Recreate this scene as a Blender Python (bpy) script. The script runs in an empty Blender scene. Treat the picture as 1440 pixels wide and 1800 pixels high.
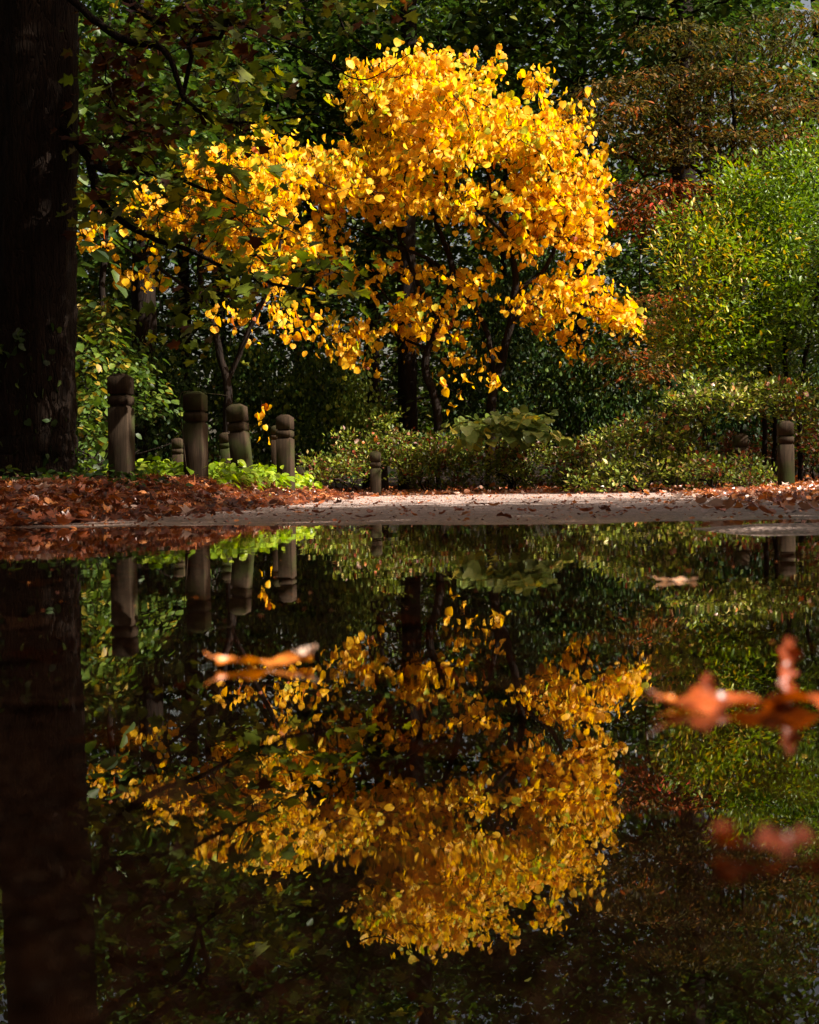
import bpy, math, random
import numpy as np
from mathutils import Vector, Matrix

RS = np.random.RandomState(7)
random.seed(7)
scene = bpy.context.scene
COL = scene.collection

# ------------------------------------------------------------------ camera
F = 2400.0
CAMZ = 0.12
PITCH = math.atan(29 / F)
ROLL = 0.0158
fw = np.array([0, math.cos(PITCH), -math.sin(PITCH)])
r0 = np.array([1.0, 0, 0])
u0 = np.array([0, math.sin(PITCH), math.cos(PITCH)])
cr = math.cos(ROLL) * r0 - math.sin(ROLL) * u0
cu = math.sin(ROLL) * r0 + math.cos(ROLL) * u0


def P(px, py, Y):
    """place seen at photo pixel (px,py), at distance Y ahead"""
    d = cr * ((px - 720) / F) + cu * ((900 - py) / F) + fw
    return np.array([0, 0, CAMZ]) + d * (Y / d[1])


cam = bpy.data.cameras.new("camera")
camo = bpy.data.objects.new("camera", cam)
COL.objects.link(camo)
M = Matrix(((cr[0], cu[0], -fw[0], 0), (cr[1], cu[1], -fw[1], 0), (cr[2], cu[2], -fw[2], CAMZ), (0, 0, 0, 1)))
camo.matrix_world = M
cam.sensor_fit = 'VERTICAL'
cam.sensor_height = 36
cam.lens = F / 1800 * 36
cam.clip_start = 0.02
cam.clip_end = 600
cam.dof.use_dof = True
cam.dof.focus_distance = 15
cam.dof.aperture_fstop = 9
scene.camera = camo

# ------------------------------------------------------------------ light
SUN = np.array([0.72, -0.27, 0.62])
SUN = SUN / np.linalg.norm(SUN)
elev = math.asin(SUN[2])
azim = math.atan2(SUN[0], SUN[1])
w = bpy.data.worlds.new("World")
scene.world = w
w.use_nodes = True
nt = w.node_tree
sky = nt.nodes.new('ShaderNodeTexSky')
sky.sky_type = 'NISHITA'
sky.sun_disc = False
sky.sun_elevation = elev
sky.sun_rotation = azim
sky.air_density = 1.0
sky.dust_density = 6.0
bg = nt.nodes['Background']
wb = nt.nodes.new('ShaderNodeMix'); wb.data_type = 'RGBA'; wb.blend_type = 'MULTIPLY'
wb.inputs[0].default_value = 1.0; wb.inputs[7].default_value = (1.18, 0.96, 0.76, 1)
nt.links.new(sky.outputs[0], wb.inputs[6])
nt.links.new(wb.outputs[2], bg.inputs[0])
bg.inputs[1].default_value = 0.055
sl = bpy.data.lights.new("sun", 'SUN')
sl.energy = 5.0
sl.angle = math.radians(0.5)
sl.color = (1.0, 0.93, 0.82)
so = bpy.data.objects.new("sun", sl)
so.rotation_euler = Vector(SUN).to_track_quat('Z', 'Y').to_euler()
so.location = (20, 5, 30)
COL.objects.link(so)
scene.view_settings.view_transform = 'Standard'
scene.view_settings.look = 'None'
scene.view_settings.gamma = 1
scene.view_settings.exposure = 1.6
scene.cycles.use_denoising = True
scene.cycles.max_bounces = 7
scene.cycles.diffuse_bounces = 3
scene.cycles.transparent_max_bounces = 8
scene.cycles.caustics_reflective = False
scene.cycles.caustics_refractive = False


# ------------------------------------------------------------------ helpers
def tag(o, label=None, cat=None, group=None, kind=None):
    if label: o['label'] = label
    if cat: o['category'] = cat
    if group: o['group'] = group
    if kind: o['kind'] = kind
    return o


def empty(name, loc, label, cat, group=None):
    o = bpy.data.objects.new(name, None)
    o.location = tuple(float(v) for v in loc)
    o.empty_display_size = 0.2
    COL.objects.link(o)
    return tag(o, label, cat, group)


def mesh_obj(name, V, loops, counts, mats, parent=None, attrs=None, matidx=None, origin=None, smooth=False):
    """V (n,3) world coordinates; loops flat index array; counts verts per face"""
    V = np.asarray(V, dtype=np.float64)
    o_at = np.zeros(3)
    if parent is not None:
        o_at = np.array(parent.location) if parent.parent is None else np.zeros(3)
    if origin is not None:
        o_at = np.asarray(origin, float)
    V = V - o_at
    me = bpy.data.meshes.new(name)
    me.vertices.add(len(V))
    me.vertices.foreach_set('co', V.astype(np.float32).ravel())
    loops = np.asarray(loops, dtype=np.int32)
    counts = np.asarray(counts, dtype=np.int32)
    me.loops.add(len(loops))
    me.loops.foreach_set('vertex_index', loops)
    me.polygons.add(len(counts))
    st = np.concatenate([[0], np.cumsum(counts)[:-1]]).astype(np.int32)
    me.polygons.foreach_set('loop_start', st)
    try:
        me.polygons.foreach_set('loop_total', counts)
    except Exception:
        pass
    if attrs:
        for k, v in attrs.items():
            a = me.attributes.new(k, 'FLOAT', 'POINT')
            a.data.foreach_set('value', np.asarray(v, dtype=np.float32))
    if not isinstance(mats, (list, tuple)): mats = [mats]
    for m in mats: me.materials.append(m)
    if matidx is not None:
        me.polygons.foreach_set('material_index', np.asarray(matidx, dtype=np.int32))
    if smooth:
        me.polygons.foreach_set('use_smooth', np.ones(len(counts), dtype=bool))
    me.update(calc_edges=True)
    me.validate()
    ob = bpy.data.objects.new(name, me)
    if parent is not None:
        ob.parent = parent
    elif origin is not None:
        ob.location = tuple(float(v) for v in o_at)
    COL.objects.link(ob)
    return ob


def norm(a):
    return a / np.maximum(np.linalg.norm(a, axis=-1, keepdims=True), 1e-9)


# ------------------------------------------------------------------ node materials
def mat(name):
    m = bpy.data.materials.new(name)
    m.use_nodes = True
    n = m.node_tree.nodes
    for x in list(n): n.remove(x)
    return m, n, m.node_tree.links


def N(n, t, **kw):
    x = n.new(t)
    for k, v in kw.items():
        if k.startswith('i_'):
            x.inputs[k[2:].replace('_', ' ')].default_value = v
        else:
            setattr(x, k, v)
    return x


def ramp(n, stops):
    r = n.new('ShaderNodeValToRGB')
    e = r.color_ramp.elements
    while len(e) < len(stops): e.new(0.5)
    for i, (p, c) in enumerate(stops):
        e[i].position = p
        e[i].color = (c[0], c[1], c[2], 1)
    return r


def leaf_mat(name, stops, trans=0.35, rough=0.45, spec=0.4, tboost=1.0, nscale=22.0, lo=0.72, hi=1.2):
    m, n, l = mat(name)
    a = N(n, 'ShaderNodeAttribute', attribute_name='tint')
    r = ramp(n, stops)
    l.new(a.outputs['Fac'], r.inputs[0])
    # blotches and veins inside a leaf
    tc = N(n, 'ShaderNodeTexCoord')
    ns = N(n, 'ShaderNodeTexNoise')
    ns.inputs['Scale'].default_value = nscale
    ns.inputs['Detail'].default_value = 3.0
    l.new(tc.outputs['Object'], ns.inputs['Vector'])
    hv = N(n, 'ShaderNodeHueSaturation')
    mr = N(n, 'ShaderNodeMapRange')
    mr.inputs['From Min'].default_value = 0.3
    mr.inputs['From Max'].default_value = 0.7
    mr.inputs['To Min'].default_value = lo
    mr.inputs['To Max'].default_value = hi
    l.new(ns.outputs['Fac'], mr.inputs['Value'])
    l.new(mr.outputs[0], hv.inputs['Value'])
    l.new(r.outputs[0], hv.inputs['Color'])
    p = N(n, 'ShaderNodeBsdfPrincipled')
    p.inputs['Roughness'].default_value = rough
    p.inputs['Specular IOR Level'].default_value = spec
    l.new(hv.outputs[0], p.inputs['Base Color'])
    t = N(n, 'ShaderNodeBsdfTranslucent')
    sat = N(n, 'ShaderNodeHueSaturation')
    sat.inputs['Saturation'].default_value = 1.08
    sat.inputs['Value'].default_value = tboost
    l.new(hv.outputs[0], sat.inputs['Color'])
    l.new(sat.outputs[0], t.inputs['Color'])
    mx = N(n, 'ShaderNodeMixShader')
    mx.inputs[0].default_value = trans
    l.new(p.outputs[0], mx.inputs[1])
    l.new(t.outputs[0], mx.inputs[2])
    o = N(n, 'ShaderNodeOutputMaterial')
    l.new(mx.outputs[0], o.inputs[0])
    return m


def bark_mat(name, c1, c2, scale=14.0, moss=None, bump=0.6, dist=0.02, stretch=0.16):
    m, n, l = mat(name)
    tc = N(n, 'ShaderNodeTexCoord')
    mp = N(n, 'ShaderNodeMapping')
    mp.inputs['Scale'].default_value = (1, 1, stretch)
    oi = N(n, 'ShaderNodeObjectInfo')
    of = N(n, 'ShaderNodeVectorMath', operation='MULTIPLY_ADD')
    of.inputs[1].default_value = (17, 23, 31)
    l.new(oi.outputs['Random'], of.inputs[0]); l.new(tc.outputs['Object'], of.inputs[2])
    l.new(of.outputs[0], mp.inputs[0])
    ns = N(n, 'ShaderNodeTexNoise')
    ns.inputs['Scale'].default_value = scale
    ns.inputs['Detail'].default_value = 8
    ns.inputs['Roughness'].default_value = 0.65
    l.new(mp.outputs[0], ns.inputs['Vector'])
    vo = N(n, 'ShaderNodeTexVoronoi')
    vo.feature = 'DISTANCE_TO_EDGE'
    vo.inputs['Scale'].default_value = scale * 1.3
    l.new(mp.outputs[0], vo.inputs['Vector'])
    r = ramp(n, [(0.3, c1), (0.7, c2)])
    l.new(ns.outputs['Fac'], r.inputs[0])
    col = r.outputs[0]
    if moss:
        n2 = N(n, 'ShaderNodeTexNoise')
        n2.inputs['Scale'].default_value = 3.5
        n2.inputs['Detail'].default_value = 5
        l.new(of.outputs[0], n2.inputs['Vector'])
        r2 = ramp(n, [(0.48, (0, 0, 0)), (0.66, (1, 1, 1))])
        l.new(n2.outputs['Fac'], r2.inputs[0])
        mx = N(n, 'ShaderNodeMix', data_type='RGBA')
        l.new(r2.outputs[0], mx.inputs[0])
        l.new(col, mx.inputs[6])
        mx.inputs[7].default_value = (*moss, 1)
        col = mx.outputs[2]
    mu = N(n, 'ShaderNodeMath', operation='MULTIPLY')
    vr = N(n, 'ShaderNodeMapRange')
    vr.inputs['From Max'].default_value = 0.12
    l.new(vo.outputs['Distance'], vr.inputs['Value'])
    l.new(vr.outputs[0], mu.inputs[0])
    l.new(ns.outputs['Fac'], mu.inputs[1])
    b = N(n, 'ShaderNodeBump')
    b.inputs['Strength'].default_value = bump
    b.inputs['Distance'].default_value = dist
    l.new(mu.outputs[0], b.inputs['Height'])
    p = N(n, 'ShaderNodeBsdfPrincipled')
    p.inputs['Roughness'].default_value = 0.85
    p.inputs['Specular IOR Level'].default_value = 0.06
    l.new(col, p.inputs['Base Color'])
    l.new(b.outputs[0], p.inputs['Normal'])
    o = N(n, 'ShaderNodeOutputMaterial')
    l.new(p.outputs[0], o.inputs[0])
    return m


M_YEL = leaf_mat("yellow_leaf", [(0, (0.42, 0.10, 0.01)), (0.12, (0.66, 0.30, 0.012)), (0.4, (0.88, 0.46, 0.010)), (0.8, (0.94, 0.57, 0.014)), (0.94, (0.94, 0.66, 0.05)), (1, (0.45, 0.50, 0.03))], trans=0.55, rough=0.5, spec=0.3)
M_GRN = leaf_mat("green_leaf", [(0, (0.014, 0.030, 0.006)), (0.45, (0.038, 0.078, 0.011)), (0.85, (0.10, 0.15, 0.016)), (1, (0.30, 0.21, 0.03))], trans=0.38, rough=0.45, spec=0.3)  # greens darkened in place of shade over the background wood
M_DKG = leaf_mat("dark_evergreen_leaf", [(0, (0.008, 0.02, 0.006)), (0.5, (0.022, 0.052, 0.010)), (0.75, (0.085, 0.14, 0.018)), (1, (0.17, 0.22, 0.03))], trans=0.25, rough=0.5, spec=0.14)
M_OAK = leaf_mat("oak_leaf", [(0, (0.04, 0.012, 0.004)), (0.18, (0.11, 0.035, 0.010)), (0.3, (0.05, 0.075, 0.010)), (0.7, (0.12, 0.16, 0.014)), (1, (0.36, 0.34, 0.02))], trans=0.5, rough=0.5, spec=0.18)
M_RED = leaf_mat("dogwood_leaf", [(0, (0.035, 0.035, 0.008)), (0.3, (0.095, 0.075, 0.014)), (0.6, (0.20, 0.085, 0.020)), (0.85, (0.46, 0.14, 0.05)), (1, (0.55, 0.07, 0.04))], trans=0.4, rough=0.5, spec=0.12)
M_LIM = leaf_mat("lime_shrub_leaf", [(0, (0.03, 0.06, 0.008)), (0.35, (0.09, 0.17, 0.014)), (0.75, (0.19, 0.27, 0.016)), (0.97, (0.38, 0.42, 0.03)), (1, (0.5, 0.32, 0.03))], trans=0.4, rough=0.42, spec=0.35)
M_AZA = leaf_mat("azalea_leaf", [(0, (0.20, 0.04, 0.02)), (0.2, (0.09, 0.055, 0.018)), (0.35, (0.06, 0.09, 0.014)), (0.6, (0.16, 0.21, 0.022)), (0.85, (0.34, 0.36, 0.04)), (1, (0.50, 0.38, 0.14))], trans=0.32, rough=0.45, spec=0.3)
M_COV = leaf_mat("ground_cover_leaf", [(0, (0.05, 0.11, 0.01)), (0.5, (0.20, 0.32, 0.015)), (1, (0.42, 0.52, 0.04))], trans=0.45, rough=0.4, spec=0.4)
M_LIT = leaf_mat("fallen_leaf", [(0, (0.07, 0.022, 0.012)), (0.3, (0.15, 0.042, 0.02)), (0.6, (0.36, 0.095, 0.03)), (0.8, (0.55, 0.20, 0.05)), (0.9, (0.45, 0.25, 0.17)), (1, (0.62, 0.42, 0.33))], trans=0.25, rough=0.3, spec=0.6)
M_FLT = leaf_mat("wet_floating_leaf", [(0, (0.06, 0.012, 0.005)), (0.35, (0.20, 0.035, 0.008)), (0.6, (0.48, 0.11, 0.015)), (0.85, (0.62, 0.22, 0.03)), (1, (0.55, 0.42, 0.34))], trans=0.3, rough=0.35, spec=0.35, nscale=120.0, lo=0.5, hi=1.9)
M_BARK = bark_mat("dark_bark", (0.004, 0.003, 0.0025), (0.018, 0.012, 0.009))
M_BIGBARK = bark_mat("ridged_bark", (0.003, 0.002, 0.0015), (0.020, 0.012, 0.008), scale=30, bump=1.0, dist=0.03, stretch=0.12)
M_POST = bark_mat("weathered_wood", (0.010, 0.007, 0.0045), (0.048, 0.031, 0.019), scale=60, moss=(0.026, 0.030, 0.009), bump=0.22, dist=0.006, stretch=0.05)

# ------------------------------------------------------------------ leaf shapes (length along +Y from 0 to 1)
def shape_from_outline(pts, fold=0.18, droop=0.12):
    """right-half outline (x>=0) from base to tip -> folded leaf, 2 ngons split at midrib"""
    V, L, C = [], [], []
    base = (0, 0); tip = (0, 1)
    mids = [0.0, 0.35, 0.7, 1.0]
    z = lambda x, y: fold * abs(x) - droop * y * y
    for y in mids: V.append((0, y, z(0, y)))
    nm = len(mids)
    for s in (1, -1):
        idx0 = len(V)
        for x, y in pts: V.append((s * x, y, z(x, y)))
        ids = list(range(idx0, idx0 + len(pts)))
        # fan of quads/tris between midrib and the outline
        k = 0
        out = [0] + ids + [nm - 1]
        ys = [0.0] + [p[1] for p in pts] + [1.0]
        cur = 0
        for a in range(len(out) - 1):
            ym = 0.5 * (ys[a] + ys[a + 1])
            tgt = int(np.argmin([abs(ym - q) for q in mids]))
            tgt = max(tgt, cur)
            if a == len(out) - 2: tgt = max(cur, nm - 2)
            while cur < tgt:
                f = [cur, cur + 1, out[a]] if out[a] != cur else None
                if f and len(set(f)) == 3:
                    L += f if s < 0 else f[::-1]; C.append(3)
                cur += 1
            f = [cur, out[a + 1], out[a]]
            if len(set(f)) == 3:
                L += f if s < 0 else f[::-1]; C.append(3)
        while cur < nm - 2:
            cur += 1
    return np.array(V, float), np.array(L), np.array(C)


S_HEART = shape_from_outline([(0.28, -0.10), (0.52, 0.08), (0.58, 0.38), (0.40, 0.70), (0.14, 0.90)], 0.25, 0.22)
S_HEART2 = shape_from_outline([(0.22, -0.06), (0.44, 0.10), (0.46, 0.40), (0.26, 0.74)], 0.55, 0.5)
S_MAPLE = shape_from_outline([(0.22, 0.02), (0.55, 0.12), (0.34, 0.30), (0.62, 0.62), (0.30, 0.58), (0.20, 0.80)], 0.15, 0.15)
S_OVAL = shape_from_outline([(0.16, 0.22), (0.19, 0.5), (0.11, 0.8)], 0.3, 0.25)
S_ROUND = shape_from_outline([(0.28, 0.2), (0.33, 0.5), (0.2, 0.8)], 0.2, 0.2)
S_SMALL = (np.array([(0, 0, 0), (0.28, 0.5, 0.06), (0, 1, -0.1), (-0.28, 0.5, 0.06)], float), np.array([0, 1, 2, 0, 2, 3]), np.array([3, 3]))
S_FAR = (np.array([(0, 0, 0), (0.42, 0.3, 0.08), (0.22, 0.8, 0), (0, 1, -0.1), (-0.3, 0.72, 0), (-0.4, 0.35, 0.08)], float), np.array([0, 1, 2, 3, 0, 3, 4, 5]), np.array([4, 4]))


def curled(shape, along, across):
    """roll a leaf about its long and cross axes"""
    V, L, C = shape
    V = V.copy()
    y = V[:, 1] - 0.5
    z = V[:, 2].copy()
    a = y * along
    V[:, 1] = 0.5 + np.sin(a) / max(abs(along), 1e-3)
    V[:, 2] = z + (1 - np.cos(a)) / max(abs(along), 1e-3)
    b = V[:, 0] * across
    V[:, 2] += (1 - np.cos(b)) / max(abs(across), 1e-3)
    V[:, 0] = np.sin(b) / max(abs(across), 1e-3)
    return V, L, C


def instance(shape, pos, dirs, nrm, size):
    """place copies of a leaf: dirs = length axis, nrm = face normal"""
    V, L, C = shape
    y = norm(dirs)
    x = norm(np.cross(y, nrm))
    z = np.cross(x, y)
    n = len(pos)
    R = np.stack([x, y, z], axis=1)          # rows = axes
    W = np.einsum('vk,nkj->nvj', V, R) * size[:, None, None] + pos[:, None, :]
    W = W.reshape(-1, 3)
    LL = (L[None, :] + (np.arange(n) * len(V))[:, None]).ravel()
    CC = np.tile(C, n)
    return W, LL, CC, len(V)


def merge(parts):
    Vs, Ls, Cs, T = [], [], [], []
    off = 0
    for (V, L, C, t) in parts:
        Vs.append(V); Ls.append(L + off); Cs.append(C); T.append(t)
        off += len(V)
    return np.concatenate(Vs), np.concatenate(Ls), np.concatenate(Cs), np.concatenate(T)


LAST_TW = [None, None, None]


def scatter(centres, n_each, spread, size, shape, mode, tintc, flat=None, rs=RS, sv=0.25, tj=0.22):
    """leaves gathered in sprays round each centre"""
    parts = []
    K = len(centres)
    cnt = rs.poisson(n_each, K)
    idx = np.repeat(np.arange(K), cnt)
    n = len(idx)
    sp = np.asarray(spread, float)
    off = rs.normal(size=(n, 3)) * 0.5 * sp
    if mode == 'twig':
        TW = norm(rs.normal(size=(K, 3)) * np.array([1, .8, .7]) + np.array([0, 0, .55]))
        LAST_TW[:] = [centres, TW, sp[0]]
    if mode == 'layer':
        az = rs.uniform(0, 2 * math.pi, K)[idx]
        # fan-like spray in the plane, drooping at the tips
        rr = np.hypot(off[:, 0], off[:, 1])
        off[:, 2] -= 0.25 * rr * rr / max(sp[0], 1e-3)
    if mode == 'twig':
        u = rs.uniform(-.5, .55, n)
        off = TW[idx] * u[:, None] * sp[0] * 2 + rs.normal(size=(n, 3)) * sp[2]
    pos = centres[idx] + off
    if mode in ('hang', 'twig'):
        d = np.stack([rs.normal(0, .45, n), rs.normal(0, .45, n), -1 + rs.normal(0, .35, n)], 1)
        a = rs.uniform(0, 2 * math.pi, n)
        nn = np.stack([np.cos(a), np.sin(a), rs.normal(.35, .35, n)], 1)
    elif mode == 'layer':
        d = norm(off * np.array([1, 1, 0.1])) + np.stack([rs.normal(0, .5, n), rs.normal(0, .5, n), -.35 + rs.normal(0, .3, n)], 1)
        nn = np.stack([rs.normal(0, .45, n), rs.normal(0, .45, n), np.ones(n)], 1)
    elif mode == 'up':
        d = norm(off) * .8 + np.stack([rs.normal(0, .4, n), rs.normal(0, .4, n), .5 + rs.normal(0, .35, n)], 1)
        nn = np.stack([rs.normal(0, .6, n), rs.normal(0, .6, n), np.ones(n)], 1)
    else:
        d = rs.normal(size=(n, 3)); nn = rs.normal(size=(n, 3)) + np.array([0, 0, .6])
    s = size * np.clip(rs.normal(1, sv, n), .45, 1.6)
    tc = np.asarray(tintc)
    if tc.ndim == 0: tc = np.full(K, float(tc))
    t = np.clip(tc[idx] + rs.normal(0, tj, n), 0, 1)
    W, L, C, nv = instance(shape, pos, d, nn, s)
    return W, L, C, np.repeat(t, nv)


# ------------------------------------------------------------------ branching skeletons
class Skel:
    def __init__(self):
        self.p, self.par, self.fix = [], [], []

    def add(self, p, par, r=0.0):
        self.p.append(np.asarray(p, float)); self.par.append(par); self.fix.append(r)
        return len(self.p) - 1

    def line(self, pts, radii, par=-1, sub=6, wob=0.0, rs=RS):
        """polyline trunk or limb through pts with radii"""
        pts = [np.asarray(q, float) for q in pts]
        last = par
        if par >= 0:
            pts = [self.p[par]] + pts
            radii = [radii[0]] + list(radii)
        for i in range(len(pts) - 1):
            a, b = pts[i], pts[i + 1]
            pm = pts[i - 1] if i > 0 else a - (b - a)
            pn = pts[i + 2] if i + 2 < len(pts) else b + (b - a)
            for k in range(sub + (1 if i == len(pts) - 2 else 0)):
                if i == 0 and k == 0 and par >= 0: continue
                t = k / sub
                q = 0.5 * ((2 * a) + (-pm + b) * t + (2 * pm - 5 * a + 4 * b - pn) * t * t + (-pm + 3 * a - 3 * b + pn) * t ** 3)
                q = q + rs.normal(size=3) * wob
                last = self.add(q, last, radii[i] * (1 - t) + radii[i + 1] * t)
        return last

    def grow(self, targets, root, seg=0.25, rs=RS, sag=0.12, minidx=0):
        order = np.argsort(np.linalg.norm(targets - root, axis=1))
        for ti in order:
            T = targets[ti]
            A = np.array(self.p[minidx:])
            dd = np.linalg.norm(A - T, axis=1)
            # prefer joining at points below and inward of the target
            inward = np.linalg.norm(A - root, axis=1) - np.linalg.norm(T - root)
            cost = dd + 0.7 * np.maximum(inward, 0) + 0.5 * np.maximum(A[:, 2] - T[2], 0)
            j = int(np.argmin(cost)) + minidx
            a = self.p[j]
            D = np.linalg.norm(T - a)
            if D < 1e-3: continue
            n = max(2, int(D / seg))
            bend = rs.normal(size=3) * 0.10 * D
            bend[2] += sag * D
            prev = j
            for k in range(1, n + 1):
                t = k / n
                q = a + (T - a) * t + bend * math.sin(math.pi * t) * (0.9) + rs.normal(size=3) * 0.012 * D
                prev = self.add(q, prev)

    def mesh(self, twig=0.006, power=2.2, sides=6, rough=0.0, rs=RS):
        n = len(self.p)
        ch = [[] for _ in range(n)]
        for i, q in enumerate(self.par):
            if q >= 0: ch[q].append(i)
        r = np.zeros(n)
        for i in range(n - 1, -1, -1):
            if self.fix[i] > 0:
                r[i] = self.fix[i]
            else:
                r[i] = max(twig, sum(r[c] ** power for c in ch[i]) ** (1 / power) if ch[i] else twig)
            if ch[i] and self.fix[i] == 0: r[i] *= 1.0
        for i in range(n):   # a child never thicker than its parent
            if self.par[i] >= 0: r[i] = min(r[i], r[self.par[i]])
        V, Lp, C = [], [], []
        starts = [(-1, i) for i in range(n) if self.par[i] < 0]
        cs = [(math.cos(2 * math.pi * k / sides), math.sin(2 * math.pi * k / sides)) for k in range(sides)]
        while starts:
            pr, i = starts.pop()
            chain = [] if pr < 0 else [(self.p[pr], r[i] * 1.0)]
            cur = i
            while True:
                chain.append((self.p[cur], r[cur]))
                kids = ch[cur]
                if not kids: break
                m = max(kids, key=lambda c: (self.fix[c] > 0, r[c]))
                for c in kids:
                    if c != m: starts.append((cur, c))
                cur = m
            if len(chain) < 2: continue
            pts = np.array([c[0] for c in chain]); rad = [c[1] for c in chain]
            sd = sides if rad[0] > 0.015 else 4
            tang = norm(np.gradient(pts, axis=0))
            ref = np.array([1.0, 0, 0]) if abs(tang[0][0]) < 0.8 else np.array([0, 1.0, 0])
            u = norm(np.cross(tang[0], ref))
            base = len(V)
            for k in range(len(pts)):
                u = u - tang[k] * np.dot(u, tang[k]); u = norm(u)
                v = np.cross(tang[k], u)
                for s in range(sd):
                    a = 2 * math.pi * s / sd
                    rr = rad[k]
                    if rough and rad[k] > 0.03:
                        rr *= 1 + rough * (math.sin(a * 9 + 1.3 * math.sin(pts[k][2] * 1.1)) * .6 + math.sin(a * 17 + pts[k][2] * 2.7 + 2 * math.sin(pts[k][2] * 5)) * .4) + rs.normal() * rough * .25
                    V.append(pts[k] + (u * math.cos(a) + v * math.sin(a)) * rr)
            for k in range(len(pts) - 1):
                for s in range(sd):
                    a0 = base + k * sd + s; a1 = base + k * sd + (s + 1) % sd
                    Lp += [a0, a1, a1 + sd, a0 + sd]; C.append(4)
            Lp += [base + (len(pts) - 1) * sd + s for s in range(sd)]; C.append(sd)
        return np.array(V), np.array(Lp), np.array(C)


def blob_points(blobs, rs=RS):
    """blobs: (px, py, rx, ry, Y, dY, n [,tint]) ellipses in the photo, given a real place in depth"""
    out, tint = [], []
    for b in blobs:
        cx, cy, rx, ry, Y, dY, n = b[:7]
        tn = b[7] if len(b) > 7 else 0.5
        for _ in range(n):
            v = rs.normal(size=3); v /= np.linalg.norm(v)
            v *= rs.uniform(0, 1) ** (1 / 2.4)
            out.append(P(cx + v[0] * rx, cy + v[1] * ry, Y + v[2] * dY))
            tint.append(tn + rs.normal() * 0.1)
    return np.array(out), np.array(tint)


# ------------------------------------------------------------------ terrain
def sst(a, b, x):
    t = np.clip((x - a) / (b - a), 0, 1)
    return t * t * (3 - 2 * t)


def Xleft(Y):
    return np.interp(Y, [-10, 3, 4.6, 5.8, 8, 11, 14, 20, 21.4, 23, 40], [-5, -4, -2.7, -1.85, -1.5, -1.25, -1.02, -0.9, -1.4, -4, -8])


def Xright(Y):
    return np.interp(Y, [-10, 1, 3, 5.5, 9, 14, 20, 23, 40], [4.2, 3.4, 2.6, 2.2, 2.9, 3.6, 4.4, 6, 9])


def Yshore(X):
    return np.interp(X, [-4, -1.9, -1, 0, 0.6, 1.5, 4], [6.3, 5.95, 5.65, 5.35, 5.0, 5.05, 5.3])


def wig(X, Y):
    return (np.sin(X * 3.1 + Y * 1.3 + 0.5) + np.sin(X * 5.7 - Y * 2.9 + 1.1) * .7 + np.sin(X * 11.3 + Y * 7.1 + 2.0) * .4 + np.sin(Y * 13.7 - X * 2.1) * .35)


def H(X, Y):
    X = np.asarray(X, float); Y = np.asarray(Y, float)
    ys = Yshore(X)
    z = np.where(Y > ys, 0.0076 * (Y - ys), -np.minimum(0.045, 0.016 * (ys - Y)))
    z = z + 0.0011 * wig(X, Y)
    z = z + 0.034 * sst(0.62, 0.98, X + 0.05 * np.sin(Y * 6)) * np.exp(-((Y - 3.85 - .1 * (X - 1)) / 0.42) ** 2)
    z = z + 0.10 * sst(-1.5, -5.0, Y)                       # the road rises again behind the camera
    dl = Xleft(Y) - X
    z = z + np.interp(Y, [4, 6, 8, 10, 12, 20], [.05, .085, .14, .20, .215, .22]) * sst(-0.05, 0.75, dl) + 0.018 * sst(.5, 3, dl) * (1 + np.sin(X * 2.3 + Y * 1.7)) + 0.3 * sst(6, 40, dl)
    dr = X - Xright(Y)
    z = z + 0.075 * sst(0, 1.3, dr) + 0.025 * sst(.5, 3, dr) * (1 + np.sin(X * 1.9 - Y * 2.3)) + 0.3 * sst(6, 40, dr)
    z = np.where(Y > 21, np.minimum(z, 0.16 + np.maximum(dl, 0) * .2 + np.maximum(dr, 0) * .2) * 0 + z, z)
    z = z + 0.5 * sst(24, 60, Y)
    return z


def inside_road(X, Y):
    e = 0.12 * np.sin(Y * 2.3) + 0.08 * np.sin(Y * 5.9)
    return (X > Xleft(Y) + e) & (X < Xright(Y) + e) & (Y < 21.2 + 0.15 * np.sin(X * 3))


def grid_obj(name, xs, ys, zf, m):
    X, Y = np.meshgrid(xs, ys)
    Z = zf(X, Y)
    V = np.stack([X.ravel(), Y.ravel(), Z.ravel()], 1)
    nx, ny = len(xs), len(ys)
    i = (np.arange(ny - 1)[:, None] * nx + np.arange(nx - 1)[None, :]).ravel()
    L = np.stack([i, i + 1, i + nx + 1, i + nx], 1).ravel()
    return mesh_obj(name, V, L, np.full(len(i), 4), m, smooth=True)


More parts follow.
